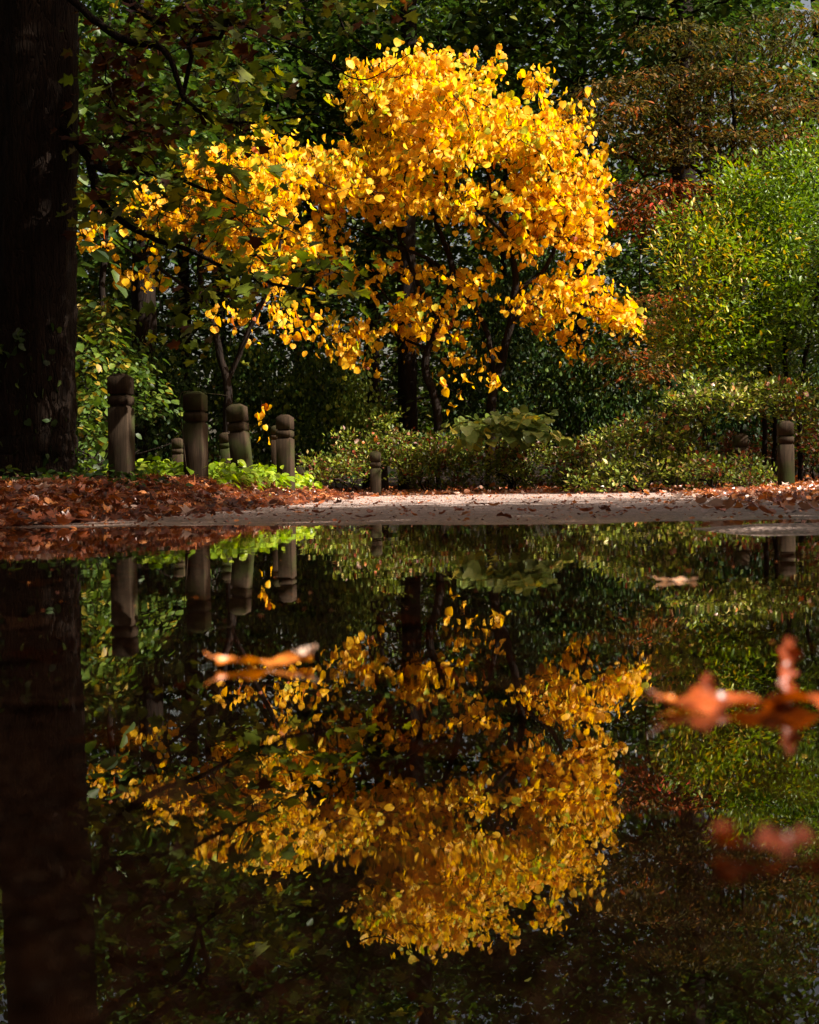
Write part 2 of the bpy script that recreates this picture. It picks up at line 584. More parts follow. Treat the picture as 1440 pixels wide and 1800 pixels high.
# asphalt
def asphalt():
    m, n, l = mat("asphalt")
    tc = N(n, 'ShaderNodeTexCoord')
    vo = N(n, 'ShaderNodeTexVoronoi'); vo.inputs['Scale'].default_value = 62
    l.new(tc.outputs['Object'], vo.inputs['Vector'])
    ns = N(n, 'ShaderNodeTexNoise'); ns.inputs['Scale'].default_value = 1.6; ns.inputs['Detail'].default_value = 6
    l.new(tc.outputs['Object'], ns.inputs['Vector'])
    n3 = N(n, 'ShaderNodeTexNoise'); n3.inputs['Scale'].default_value = 60; n3.inputs['Detail'].default_value = 4
    l.new(tc.outputs['Object'], n3.inputs['Vector'])
    r = ramp(n, [(0.0, (0.09, 0.07, 0.065)), (0.3, (0.28, 0.215, 0.19)), (0.65, (0.47, 0.37, 0.335)), (1.0, (0.76, 0.62, 0.57))])
    l.new(vo.outputs['Color'], r.inputs[0])
    r2 = ramp(n, [(0.3, (0.62, 0.58, 0.55)), (0.7, (1.1, 1.05, 1.04))])
    l.new(ns.outputs['Fac'], r2.inputs[0])
    mx = N(n, 'ShaderNodeMix', data_type='RGBA', blend_type='MULTIPLY'); mx.inputs[0].default_value = 1
    l.new(r.outputs[0], mx.inputs[6]); l.new(r2.outputs[0], mx.inputs[7])
    # wet and darker close to the waterline and under it
    sp = N(n, 'ShaderNodeSeparateXYZ'); l.new(tc.outputs['Object'], sp.inputs[0])
    ad = N(n, 'ShaderNodeMath', operation='MULTIPLY_ADD'); ad.inputs[1].default_value = 0.03; l.new(n3.outputs['Fac'], ad.inputs[0]); l.new(sp.outputs[2], ad.inputs[2])
    mr = N(n, 'ShaderNodeMapRange'); mr.inputs['From Min'].default_value = 0.018; mr.inputs['From Max'].default_value = 0.045
    l.new(ad.outputs[0], mr.inputs['Value'])
    wet = N(n, 'ShaderNodeMix', data_type='RGBA', blend_type='MULTIPLY'); wet.inputs[0].default_value = 1
    l.new(mx.outputs[2], wet.inputs[6])
    wr = ramp(n, [(0, (0.44, 0.37, 0.31)), (1, (1, 1, 1))]); l.new(mr.outputs[0], wr.inputs[0]); l.new(wr.outputs[0], wet.inputs[7])
    p = N(n, 'ShaderNodeBsdfPrincipled')
    l.new(wet.outputs[2], p.inputs['Base Color'])
    rr = N(n, 'ShaderNodeMapRange'); rr.inputs['To Min'].default_value = 0.35; rr.inputs['To Max'].default_value = 0.8
    l.new(mr.outputs[0], rr.inputs['Value']); l.new(rr.outputs[0], p.inputs['Roughness'])
    b = N(n, 'ShaderNodeBump'); b.inputs['Strength'].default_value = 1.0; b.inputs['Distance'].default_value = 0.014
    l.new(vo.outputs['Distance'], b.inputs['Height'])
    l.new(b.outputs[0], p.inputs['Normal'])
    o = N(n, 'ShaderNodeOutputMaterial'); l.new(p.outputs[0], o.inputs[0])
    return m


def soil():
    m, n, l = mat("forest_soil")
    tc = N(n, 'ShaderNodeTexCoord')
    ns = N(n, 'ShaderNodeTexNoise'); ns.inputs['Scale'].default_value = 9; ns.inputs['Detail'].default_value = 8
    l.new(tc.outputs['Object'], ns.inputs['Vector'])
    r = ramp(n, [(0.3, (0.02, 0.012, 0.008)), (0.55, (0.07, 0.03, 0.015)), (0.75, (0.13, 0.055, 0.025))])
    l.new(ns.outputs['Fac'], r.inputs[0])
    p = N(n, 'ShaderNodeBsdfPrincipled'); p.inputs['Roughness'].default_value = 0.9
    l.new(r.outputs[0], p.inputs['Base Color'])
    b = N(n, 'ShaderNodeBump'); b.inputs['Distance'].default_value = 0.04; l.new(ns.outputs['Fac'], b.inputs['Height']); l.new(b.outputs[0], p.inputs['Normal'])
    o = N(n, 'ShaderNodeOutputMaterial'); l.new(p.outputs[0], o.inputs[0])
    return m


def water():
    m, n, l = mat("puddle_water")
    tc = N(n, 'ShaderNodeTexCoord')
    ns = N(n, 'ShaderNodeTexNoise'); ns.inputs['Scale'].default_value = 5; ns.inputs['Detail'].default_value = 2
    l.new(tc.outputs['Object'], ns.inputs['Vector'])
    b = N(n, 'ShaderNodeBump'); b.inputs['Strength'].default_value = 0.5; b.inputs['Distance'].default_value = 0.0005
    l.new(ns.outputs['Fac'], b.inputs['Height'])
    fr = N(n, 'ShaderNodeFresnel'); fr.inputs['IOR'].default_value = 1.6
    l.new(b.outputs[0], fr.inputs['Normal'])
    g = N(n, 'ShaderNodeBsdfGlossy'); g.inputs['Roughness'].default_value = 0.0
    g.inputs['Color'].default_value = (0.97, 0.95, 0.92, 1)
    l.new(b.outputs[0], g.inputs['Normal'])
    t = N(n, 'ShaderNodeBsdfTransparent'); t.inputs['Color'].default_value = (0.68, 0.56, 0.44, 1)
    mx = N(n, 'ShaderNodeMixShader')
    l.new(fr.outputs[0], mx.inputs[0]); l.new(t.outputs[0], mx.inputs[1]); l.new(g.outputs[0], mx.inputs[2])
    o = N(n, 'ShaderNodeOutputMaterial'); l.new(mx.outputs[0], o.inputs[0])
    return m


def axis(lo, hi, dl, dh, step, ratio=1.25):
    a = list(np.arange(dl, dh + 1e-6, step))
    s = step
    while a[0] > lo: s *= ratio; a.insert(0, a[0] - s)
    s = step
    while a[-1] < hi: s *= ratio; a.append(a[-1] + s)
    return np.array(a)


gx = axis(-200, 200, -9, 9, 0.15); gy = axis(-120, 400, -6, 27, 0.15)
ground = grid_obj("ground", gx, gy, lambda X, Y: H(X, Y) - 0.03 * np.where(inside_road(X, Y), 1, 0), soil())
tag(ground, kind='structure')
# road sheet
us = np.linspace(0, 1, 110)
vs = np.concatenate([np.linspace(-14, 2, 60)[:-1], np.linspace(2, 9, 190)[:-1], np.linspace(9, 21.25, 160)])
U, VV = np.meshgrid(us, vs)
RX = (Xleft(VV) - .25) * (1 - U) + (Xright(VV) + .25) * U
RY = VV + (0.16 * np.sin(RX * 3) + .1 * np.sin(RX * 7)) * sst(19, 21, VV)
RZ = H(RX, RY) + 0.006
i = (np.arange(len(vs) - 1)[:, None] * len(us) + np.arange(len(us) - 1)[None, :]).ravel()
road = mesh_obj("road", np.stack([RX.ravel(), RY.ravel(), RZ.ravel()], 1), np.stack([i, i + 1, i + len(us) + 1, i + len(us)], 1).ravel(), np.full(len(i), 4), asphalt(), smooth=True)
tag(road, kind='structure')
wx = np.linspace(-3.6, 3.2, 40); wy = np.linspace(-4.5, 6.6, 60)
waterp = grid_obj("water", wx, wy, lambda X, Y: X * 0 + 0.006, water())
tag(waterp, kind='structure')
WZ = 0.006

# ------------------------------------------------------------------ posts
def make_post(w, h):
    """square bollard: sunk shaft with softened edges, two grooves, block and pyramid top"""
    def ring(z, hw, ch):
        q = []
        for sx, sy in ((1, 1), (-1, 1), (-1, -1), (1, -1)):
            pa = (sx * hw, sy * (hw - ch), z); pb = (sx * (hw - ch), sy * hw, z)
            q += [pa, pb] if sx * sy > 0 else [pb, pa]
        return q

    def loft(rings):
        V = [p for r in rings for p in r]
        L, C = [], []
        for k in range(len(rings) - 1):
            for s in range(8):
                a = k * 8 + s; b = k * 8 + (s + 1) % 8
                L += [a, b, b + 8, a + 8]; C.append(4)
        L += list(range((len(rings) - 1) * 8, len(rings) * 8)); C.append(8)
        return np.array(V), np.array(L), np.array(C)
    hw = w / 2; c = w * .04; g = w * .09
    z0 = h - w * .30 - w * .80
    sh = [(-.25, hw), (0, hw * 1.01), (h * .3, hw * 1.0), (z0 - w * .52 - g * 0.3, hw), (z0 - w * .52, hw - g), (z0 - w * .40, hw - g), (z0 - w * .39, hw), (z0 - w * .0, hw * .99), (z0 + w * .01, hw - g), (z0 + w * .11, hw - g)]
    cap = [(z0 + w * .11, hw - g), (z0 + w * .12, hw), (h - w * .19, hw * 1.0), (h - .002, hw * .50), (h, hw * .47)]
    return loft([ring(z, r, min(c, r * .4)) for z, r in sh]), loft([ring(z, r, min(c, r * .4)) for z, r in cap])


posts = [
    # px, top y, base y, width px, Y, rot, lean x, lean y, label
    (215, 657, 856, 45, 10.0, -10, 0.2, 0, "tallest and nearest square wooden bollard, beside the big dark trunk", "near"),
    (345, 688, 854, 42, 12.0, -10, 0.4, 0, "second square wooden bollard from the big trunk, upright with a loose vine at its side", "near"),
    (429, 710, 855, 37, 13.6, -11, -4.0, 2, "dark wooden bollard leaning over to the left, third of the near row", "near"),
    (503, 729, 858, 31, 15.2, -12, 0, 0, "slim wooden bollard nearest the asphalt, last of the near row at the left", "near"),
    (315, 770, 842, 21, 18.5, -6, -1, 0, "small pale-topped bollard seen just left of the second near bollard", "far"),
    (377, 797, 846, 17, 23.5, -6, 1, 0, "short far bollard in the gap between the second near bollard and the leaning one", "far"),
    (403, 760, 846, 22, 18.0, -14, -4, 0, "mossy pale-topped bollard leaning behind the leaning dark one", "far"),
    (487, 748, 850, 18, 19.0, -8, 0, 0, "thin bollard half hidden behind the last bollard of the near row", "far"),
    (529, 797, 850, 15, 23.5, -8, 0, 0, "tiny far bollard just right of the near row, against the dark shrubs", "far"),
    (661, 793, 866, 19, 20.9, -3, 0, 0, "lone weathered bollard at the far edge of the road in front of the azaleas", "far"),
    (1382, 740, 856, 28, 17.0, -6, 0, 0, "upright bollard at the right edge standing in orange leaves", "right"),
    (1303, 762, 856, 25, 18.6, -6, 0, 0, "dark bollard half buried in the azaleas left of the right edge bollard", "right"),
]
for px, ty, by, wp, Y, rot, lx, ly, lab, g in posts:
    top = P(px, ty, Y); bot = P(px, by, Y)
    a = math.radians(rot)
    vv = a + math.atan2(top[0], Y)
    vis = abs(math.cos(vv)) + abs(math.sin(vv))
    wv = wp / F * Y / vis * 1.05
    gz = float(H(bot[0], Y))
    base = np.array([bot[0], Y, min(bot[2], gz)])
    h = top[2] - base[2]
    lb = dict(near="wooden bollards along the left verge", far="wooden bollards along the left verge", right="wooden bollards by the right verge")[g]
    e = empty("bollard", base, lab, "bollard", lb)
    e.rotation_euler = (math.radians(ly), math.radians(lx), a)
    s, c = make_post(wv, h)
    mesh_obj("shaft", s[0] + base, s[1], s[2], M_POST, e)
    mesh_obj("cap", c[0] + base, c[1], c[2], M_POST, e)


# ------------------------------------------------------------------ plants
AZ = []


def plant(name, label, cat, base, stems, blobs, shape, size, m, mode='layer', n_each=14, spread=(.35, .35, .12), group=None,
          twig=0.006, seg=.25, bark=None, stem_name='trunk', crown_name='crown', grow_frac=1.0, sag=.12, sides=6, sv=.25, tj=.22, second=None, rough=0.0, power=2.2, extra=None):
    e = empty(name, base, label, cat, group)
    pts, tint = blob_points(blobs)
    if extra is not None:
        pts = np.concatenate([pts, extra[0]]); tint = np.concatenate([tint, extra[1]])
    if mode == 'twig':      # the crown is layered: leave open gaps between its tiers
        nz = np.sin(2.1 * pts[:, 0] + .9 * pts[:, 1] + 1.3 * np.sin(pts[:, 2] * 1.7)) + np.sin(4.6 * pts[:, 2] + 1.2 * pts[:, 0] - .7 * pts[:, 1])
        keep = nz > -.75
        pts, tint = pts[keep], tint[keep]
    sk = Skel()
    for st in stems:
        pl, rad = st[0], st[1]
        par = -1
        if len(st) > 2 and st[2] is not None:
            A = np.array(sk.p); par = int(np.argmin(np.linalg.norm(A - np.asarray(st[2]), axis=1)))
        sk.line(pl, rad, par, sub=6 if rough == 0 else 14, wob=0.004 if rough else 0.01)
    if grow_frac > 0:
        k = int(len(pts) * grow_frac)
        sel = RS.permutation(len(pts))[:k]
        sk.grow(pts[sel], np.asarray(stems[0][0][0], float) + np.array([0, 0, .8]), seg=seg, sag=sag)
    V0, L0, C0 = sk.mesh(twig=twig, sides=sides, rough=rough, power=power)
    TWIGS = None
    if isinstance(shape, list):
        parts, tw = [], []
        for si, sh in enumerate(shape):
            parts.append(scatter(pts, n_each / len(shape), spread, size * (1, .85)[si], sh, mode, tint, sv=sv, tj=tj))
            tw.append(list(LAST_TW))
        W, L, C, T = merge(parts)
        if mode == 'twig':      # the thin twigs the leaves hang from
            Vt, Lt, Ct = [], [], []
            for cc, dd, ln in tw:
                K = len(cc)
                a = cc - dd * ln * .95; b = cc + dd * ln * 1.05
                x = norm(np.cross(dd, np.array([.3, 1, .2]))); y = np.cross(dd, x)
                q = np.stack([a + x * .005, a - x * .003 + y * .004, a - x * .003 - y * .004, b + x * .002, b - x * .002 + y * .002, b - x * .002 - y * .002], 1).reshape(-1, 3)
                k6 = (np.arange(K) * 6)[:, None]
                Lt.append((k6 + np.array([0, 1, 4, 3, 1, 2, 5, 4, 2, 0, 3, 5])[None, :]).ravel() + sum(len(v) for v in Vt))
                Ct.append(np.full(K * 3, 4)); Vt.append(q)
            TWIGS = (np.concatenate(Vt), np.concatenate(Lt), np.concatenate(Ct))
    else:
        W, L, C, T = scatter(pts, n_each, spread, size, shape, mode, tint, sv=sv, tj=tj)
    if TWIGS is not None:
        L0 = np.concatenate([L0, TWIGS[1] + len(V0)]); C0 = np.concatenate([C0, TWIGS[2]]); V0 = np.concatenate([V0, TWIGS[0]])
    mesh_obj(stem_name, V0, L0, C0, bark or M_BARK, e, smooth=True)
    mesh_obj(crown_name, W, L, C, m, e, attrs={'tint': T})
    if 'azalea' in name: AZ.append(pts)
    return e


def G(px, Y):
    """ground point under photo column px at distance Y"""
    x = P(px, 870, Y)[0]
    return np.array([x, Y, float(H(x, Y))])


# --- main yellow tree
YT = 23.0
b0 = G(775, YT); b1 = G(862, YT + .3)
yb = [
    (790, 175, 160, 60, YT, 1.8, 104, .72), (700, 165, 75, 45, YT, 1.5, 44, .72), (905, 200, 85, 55, YT, 1.6, 57, .7),
    (960, 270, 85, 80, YT, 1.7, 74, .65), (820, 265, 190, 60, YT - .5, 1.6, 134, .75), (660, 245, 90, 50, YT, 1.5, 50, .68),
    (760, 120, 40, 22, YT, .6, 12, .65), (575, 225, 30, 18, YT, .4, 6, .6), (650, 125, 30, 18, YT, .5, 8, .6), (945, 150, 25, 20, YT, .4, 6, .6), (965, 175, 12, 15, YT, .3, 3, .55),
    (640, 320, 110, 60, YT - .3, 1.6, 78, .66), (540, 340, 90, 60, YT - .8, 1.3, 57, .66), (520, 420, 90, 45, YT - .8, 1.2, 19, .6),
    (860, 340, 140, 45, YT - .5, 1.5, 67, .66), (1000, 370, 70, 60, YT, 1.2, 57, .6), (1035, 330, 35, 25, YT, .8, 15, .6),
    (940, 410, 80, 30, YT - .4, 1.0, 13, .55), (850, 430, 60, 20, YT, 1.0, 6, .5), (1040, 420, 30, 30, YT, .6, 6, .55),
    (720, 340, 80, 30, YT - 1, .8, 20, .62),
    (1010, 510, 85, 28, YT - .2, 1.2, 17, .55), (1075, 545, 60, 25, YT - .2, .8, 13, .6), (1120, 572, 18, 10, YT, .3, 2, .6), (950, 545, 70, 30, YT, 1.0, 11, .5),
    (900, 590, 60, 20, YT, 1.0, 6, .45), (1000, 600, 50, 20, YT, .8, 6, .4), (730, 470, 60, 15, YT, 1.0, 5, .5), (820, 495, 60, 20, YT, 1.0, 7, .5),
    (690, 545, 80, 28, YT - .5, 1.0, 14, .58), (770, 560, 60, 25, YT, .8, 7, .5), (620, 590, 40, 35, YT - .5, .8, 6, .55), (640, 640, 25, 12, YT, .4, 1, .55), (590, 645, 12, 10, YT, .3, 1, .55),
    (600, 500, 60, 40, YT - .5, 1.0, 9, .5), (830, 620, 60, 30, YT, .6, 5, .45), (830, 670, 50, 25, YT - .5, .5, 2, .5), (530, 520, 60, 40, YT - .5, .8, 6, .45), (630, 585, 55, 35, YT - .4, .8, 8, .6), (600, 635, 25, 14, YT - .4, .4, 2, .6), (690, 540, 80, 20, YT - .4, .8, 6, .6), (580, 440, 60, 40, YT - .6, .8, 9, .62), (530, 380, 70, 50, YT - .8, .9, 18, .68), (1100, 572, 30, 10, YT, .4, 4, .6), (1000, 500, 50, 16, YT, .8, 4, .6), (700, 112, 60, 18, YT, .8, 6, .7), (620, 165, 20, 30, YT, .6, 5, .65), (830, 118, 60, 14, YT, .8, 6, .7), (900, 140, 40, 16, YT, .6, 4, .65), (1010, 215, 30, 30, YT, .6, 6, .62), (1050, 300, 20, 40, YT, .6, 4, .6), (560, 265, 40, 20, YT, .6, 5, .62), (450, 250, 60, 14, YT - 2, .6, 6, .6), (740, 610, 40, 20, YT, .5, 2, .45),
]
stems = [
    ([b0 - np.array([0, 0, .1]), P(768, 720, YT), P(748, 640, YT), P(770, 560, YT), P(795, 480, YT + .1), P(770, 400, YT + .2), P(745, 320, YT), P(735, 230, YT)], [.085, .075, .07, .06, .055, .045, .03, .015]),
    ([b1 - np.array([0, 0, .1]), P(865, 700, YT), P(880, 640, YT + .1), P(900, 560, YT), P(905, 480, YT - .1), P(890, 400, YT), P(860, 320, YT + .1), P(840, 220, YT)], [.09, .08, .075, .065, .055, .045, .03, .015]),
    ([P(860, 600, YT), P(835, 540, YT + .3), P(800, 500, YT + .3), P(760, 460, YT), P(690, 430, YT - .2), P(620, 400, YT - .4)], [.045, .042, .04, .035, .025, .015], P(870, 660, YT)),
    ([P(915, 510, YT), P(960, 470, YT), P(990, 400, YT), P(1010, 330, YT)], [.05, .04, .03, .015], P(900, 560, YT)),
    ([P(930, 540, YT), P(990, 530, YT), P(1060, 545, YT)], [.03, .025, .012], P(895, 580, YT)),
    ([P(700, 590, YT), P(650, 580, YT - .3), P(600, 600, YT - .5)], [.025, .02, .012], P(752, 620, YT)),
    ([P(735, 500, YT), P(700, 410, YT), P(650, 330, YT)], [.04, .03, .018], P(775, 560, YT)),
]
plant("yellow_redbud_tree", "large golden yellow tree in full sun behind the road, brightest crown in the clearing", "tree", b0, stems, yb,
      [S_HEART, S_HEART2], 0.101, M_YEL, mode='twig', n_each=17, spread=(.34, .34, .065), twig=.006, sv=.3, seg=.22, sides=7)
# --- left yellow tree
YL = 20.0
b2 = G(398, YL)
yb2 = [(470, 330, 90, 50, YL, 1.0, 18, .68), (420, 390, 100, 40, YL, 1.0, 12, .62), (330, 300, 60, 24, YL, .8, 8, .6), (240, 400, 70, 40, YL, .7, 8, .6),
    (455, 320, 85, 50, YL, 1.2, 67, .62), (390, 280, 55, 25, YL, .8, 21, .6), (330, 290, 60, 30, YL, .8, 19, .55), (400, 370, 110, 40, YL, 1.2, 59, .58), (300, 360, 70, 40, YL, 1.0, 27, .5),
    (200, 420, 50, 30, YL, .8, 9, .55), (250, 450, 55, 25, YL, .8, 8, .55), (320, 440, 80, 35, YL, 1.0, 12, .55), (275, 482, 65, 10, YL, .6, 5, .6), (420, 450, 80, 35, YL, 1.0, 14, .55),
    (480, 500, 60, 30, YL, .8, 6, .5), (430, 560, 80, 30, YL, .8, 6, .4), (520, 560, 50, 30, YL, .8, 4, .4), (400, 620, 60, 20, YL, .6, 2, .4), (160, 400, 20, 20, YL, .3, 2, .55), (475, 590, 40, 20, YL, .5, 2, .5),
    (470, 740, 14, 5, YL - 1, .1, 1, .6),
]
stems = [([b2 - np.array([0, 0, .1]), P(400, 700, YL), P(392, 640, YL), P(372, 560, YL), P(350, 480, YL), P(360, 400, YL), P(395, 320, YL)], [.075, .07, .06, .05, .04, .03, .012]),
         ([P(430, 600, YL), P(460, 530, YL), P(490, 450, YL), P(500, 380, YL)], [.04, .035, .03, .012], P(396, 670, YL)),
         ([P(320, 500, YL), P(260, 460, YL), P(210, 430, YL)], [.03, .02, .012], P(365, 540, YL))]
plant("yellow_understory_tree", "smaller thin-stemmed yellow tree behind the near row of bollards, under the overhanging green limb", "tree", b2, stems, yb2,
      [S_HEART, S_HEART2], 0.094, M_YEL, mode='twig', n_each=12, spread=(.30, .30, .06), twig=.005, sv=.3, seg=.22)

# --- big trunk at the left with overhanging limb
YB = 11.0
bb = np.array([P(50, 850, YB)[0], YB, 0.22])
def bp(x, y, Y=YB): return P(x, y, Y)
stems = [
    ([bb - np.array([0, 0, .25]), bb + np.array([0, 0, .12]), bp(52, 700), bp(54, 450), bp(58, 200), bp(62, -60), bp(80, -500), bp(90, -1100), bp(110, -1700)], [.50, .39, .352, .348, .352, .345, .32, .2, .08]),
    ([bp(150, 270, YB - .3), bp(175, 350, YB - .4), bp(240, 405, YB - .6), bp(330, 440, YB - .7), bp(450, 490, YB - .8), bp(600, 520, YB - .8)], [0.0330, 0.0270, 0.0228, 0.0180, 0.0132, 0.0060], bp(80, 160)),
    ([bp(190, 300, YB - .6), bp(290, 310, YB - .8), bp(400, 350, YB - .9), bp(520, 410, YB - .9)], [0.0180, 0.0156, 0.0108, 0.0048], bp(150, 290, YB - .3)),
    ([bp(200, 60, YB - .6), bp(290, 90, YB - .8), bp(330, 180, YB - .9), bp(420, 215, YB - .9), bp(560, 200, YB - 1)], [0.0300, 0.0240, 0.0180, 0.0120, 0.0048], bp(76, -60)),
    ([bp(250, 20, YB), bp(420, 45, YB + .2), bp(560, -20, YB + .4)], [0.0360, 0.0300, 0.0180], bp(78, -200)),
    ([bp(400, 40, YB + .2), bp(470, 60, YB + .2), bp(560, 100, YB + .2), bp(640, 140, YB + .2), bp(730, 90, YB + .2)], [0.0132, 0.0108, 0.0084, 0.0060, 0.0030], bp(300, 28, YB + .05)),
    ([bp(30, -900, YB), bp(-500, -1500, YB - 2)], [.12, .04], bp(85, -700)),
    ([bp(500, -900, YB + 1), bp(1100, -1400, YB + 2)], [.14, .05], bp(82, -600)),
    ([bp(100, -1000, YB - 4), bp(200, -1400, YB - 6)], [.14, .05], bp(84, -650)),
]
ob = [
    (330, 300, 150, 50, YB - .7, .7, 20, .62), (260, 380, 100, 50, YB - .6, .6, 12, .7), (420, 400, 120, 50, YB - .8, .6, 15, .72), (520, 470, 100, 40, YB - .8, .5, 12, .72),
    (600, 500, 45, 40, YB - .8, .4, 4, .78), (400, 510, 120, 35, YB - .8, .6, 9, .66), (340, 570, 80, 40, YB - .7, .5, 4, .5),
    (230, 240, 90, 30, YB - .6, .7, 16, .2), (340, 190, 110, 50, YB - .8, .8, 20, .42), (440, 150, 80, 60, YB - .8, .7, 18, .66), (300, 80, 120, 50, YB - .6, .8, 18, .35), (440, 215, 70, 30, YB - .9, .4, 8, .66),
    (190, 120, 50, 80, YB - .4, .8, 26, .2), (290, 40, 120, 50, YB - .2, .6, 26, .2), (240, 190, 90, 50, YB - .2, .6, 18, .2), (180, 320, 40, 60, YB - .4, .4, 5, .3), (450, 20, 160, 30, YB, .6, 14, .35), (640, 15, 90, 18, YB + .2, .5, 6, .4),
]
# crown above and around, mostly out of the frame
ex, et = [], []
for k in range(520):
    v = RS.normal(size=3); v /= np.linalg.norm(v); v *= RS.uniform(.35, 1) ** .5
    c = bb + np.array([1.4, -.4, 8.2]); q = c + v * np.array([4.6, 4.4, 3.4])
    ex.append(q); et.append(.5 + RS.normal() * .1)
bigtree = plant("oak_tree", "massive dark ridged trunk at the left edge with a leafy limb reaching over the bollards", "tree", bb, stems, ob,
      [S_MAPLE, curled(S_MAPLE, .9, 1.0)], 0.092, M_OAK, mode='layer', n_each=6, spread=(.30, .30, .12), twig=.004, seg=.2, bark=M_BIGBARK, rough=.045, sides=40, grow_frac=.75, power=2.6, tj=.26, sv=.3,
      extra=(np.array(ex), np.array(et)))

# ivy on the big trunk
ev = []
for k in range(260):
    zz = RS.uniform(0, 1) ** 1.4 * 1.25
    a = RS.normal(-1.75, .7)
    ev.append(bb + np.array([math.cos(a) * .33 + .01, math.sin(a) * .33, zz + .03]))
ev = np.array(ev)
W, L, C, T = scatter(ev, 2, (.10, .05, .10), .055, S_HEART, 'hang', .35)
iv = empty("ivy", bb, "dark climbing vine with small leaves on the foot of the big left trunk", "climbing plant")
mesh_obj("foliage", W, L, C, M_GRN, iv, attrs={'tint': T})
sk = Skel()
for a in (-1.2, -1.7, -2.3):
    sk.line([bb + np.array([math.cos(a + .15 * math.sin(z * 5)) * .325, math.sin(a + .15 * math.sin(z * 5)) * .325, z]) for z in np.linspace(0, 1.2, 7)], [.006] * 7, sub=3)
V, L, C = sk.mesh(); mesh_obj("stem", V, L, C, M_BARK, iv)

# --- reddish layered dogwood on the right
YD = 24.0
bd = G(1310, YD)
rb = []
lay = [(1110, 140, 110, 16), (1210, 120, 120, 16), (1320, 125, 110, 16), (1060, 175, 60, 14), (1160, 175, 110, 14), (1290, 180, 130, 16), (1390, 170, 80, 22), (1330, 70, 130, 24), (1410, 25, 90, 24), (1200, 45, 90, 16), (1010, 205, 45, 12), (1100, 215, 100, 14), (1230, 225, 120, 14), (1350, 230, 110, 18),
       (1120, 255, 90, 12), (1230, 265, 90, 14), (1350, 270, 90, 16), (1150, 320, 80, 12), (1240, 320, 70, 14), (1120, 350, 60, 12), (1200, 360, 70, 14), (1100, 385, 50, 8), (1170, 520, 60, 12), (1150, 560, 50, 10), (1200, 610, 50, 14), (1100, 620, 50, 18), (1150, 650, 40, 12)]
lay2 = []
for (x, y, rx, ry) in lay:
    lay2 += [(x, y, rx * .5, ry * .5), (x - rx * .62, y + rx * .10, rx * .42, ry * .5), (x + rx * .62, y + rx * .10, rx * .42, ry * .5)]
for (x, y, rx, ry) in lay2:
    rb.append((x, y, rx, ry, YD + RS.uniform(-.3, .3), 1.3, int(rx * .13) + 2, .22 + .30 * (300 < y < 450) + .12 * (y > 450) - .15 * (y < 110) + .1 * RS.normal()))
stems = [([bd, P(1310, 600, YD), P(1300, 450, YD), P(1285, 340, YD), P(1283, 290, YD), P(1290, 220, YD), P(1288, 160, YD), P(1300, 60, YD)], [.11, .10, .09, .075, .06, .045, .03, .012]),
         ([P(1262, 265, YD), P(1220, 240, YD), P(1190, 215, YD), P(1175, 180, YD), P(1170, 150, YD)], [.035, .03, .025, .02, .01], P(1284, 300, YD)),
         ([P(1245, 320, YD), P(1218, 295, YD), P(1180, 298, YD), P(1133, 308, YD), P(1115, 280, YD), P(1065, 255, YD), P(1030, 235, YD)], [.04, .035, .028, .025, .02, .015, .008], P(1290, 380, YD)),
         ([P(1100, 335, YD), P(1060, 362, YD)], [.014, .008], P(1133, 308, YD)),
         ([P(1205, 260, YD), P(1190, 235, YD)], [.016, .008], P(1218, 295, YD)),
         ([P(1240, 520, YD), P(1170, 540, YD)], [.03, .012], P(1305, 560, YD)),
         ([P(1350, 300, YD), P(1400, 230, YD)], [.035, .012], P(1284, 360, YD))]
plant("dogwood_tree", "layered reddish brown and olive tree with thin dark forked limbs, right of the golden tree", "tree", bd, stems, rb,
      [S_OVAL, curled(S_OVAL, 1.0, 1.0)], 0.105, M_RED, mode='layer', n_each=34, spread=(.56, .56, .10), twig=.004, seg=.2, grow_frac=.6, power=2.5)

# --- lime shrub on the right
YS = 19.6
bs = G(1370, YS)
lb = [(1245, 470, 75, 110, YS - .3, .9, 95, .8), (1330, 420, 90, 120, YS, 1.1, 110, .6), (1400, 360, 70, 120, YS + .2, 1.0, 70, .42), (1300, 330, 60, 50, YS, .7, 20, .6), (1420, 270, 45, 50, YS, .6, 12, .4), (1210, 590, 50, 60, YS, .8, 40, .8),  # right-hand clumps tinted darker: shade put into the leaf colour
      (1290, 590, 90, 70, YS, 1.0, 75, .58), (1390, 560, 80, 110, YS, 1.0, 75, .35), (1220, 390, 35, 35, YS, .5, 9, .7), (1340, 660, 110, 40, YS + .3, .8, 22, .35), (1500, 500, 80, 200, YS, 1.0, 60, .4)]
stems = [([bs + np.array([dx, 0, 0]), P(1370 + dx * 120, 700, YS), P(1350 + dx * 300, 500, YS), P(1330 + dx * 420, 350, YS)], [.04, .035, .025, .01]) for dx in (-.25, -.08, .1, .3)]
plant("lime_green_shrub", "tall bright lime green shrub with narrow glossy leaves at the right edge", "shrub", bs, stems, lb,
      [S_OVAL, curled(S_OVAL, 1.2, .5)], 0.085, M_LIM, mode='up', n_each=46, spread=(.34, .34, .26), twig=.004, seg=.2, stem_name='stem', crown_name='foliage', grow_frac=.5, power=2.4)

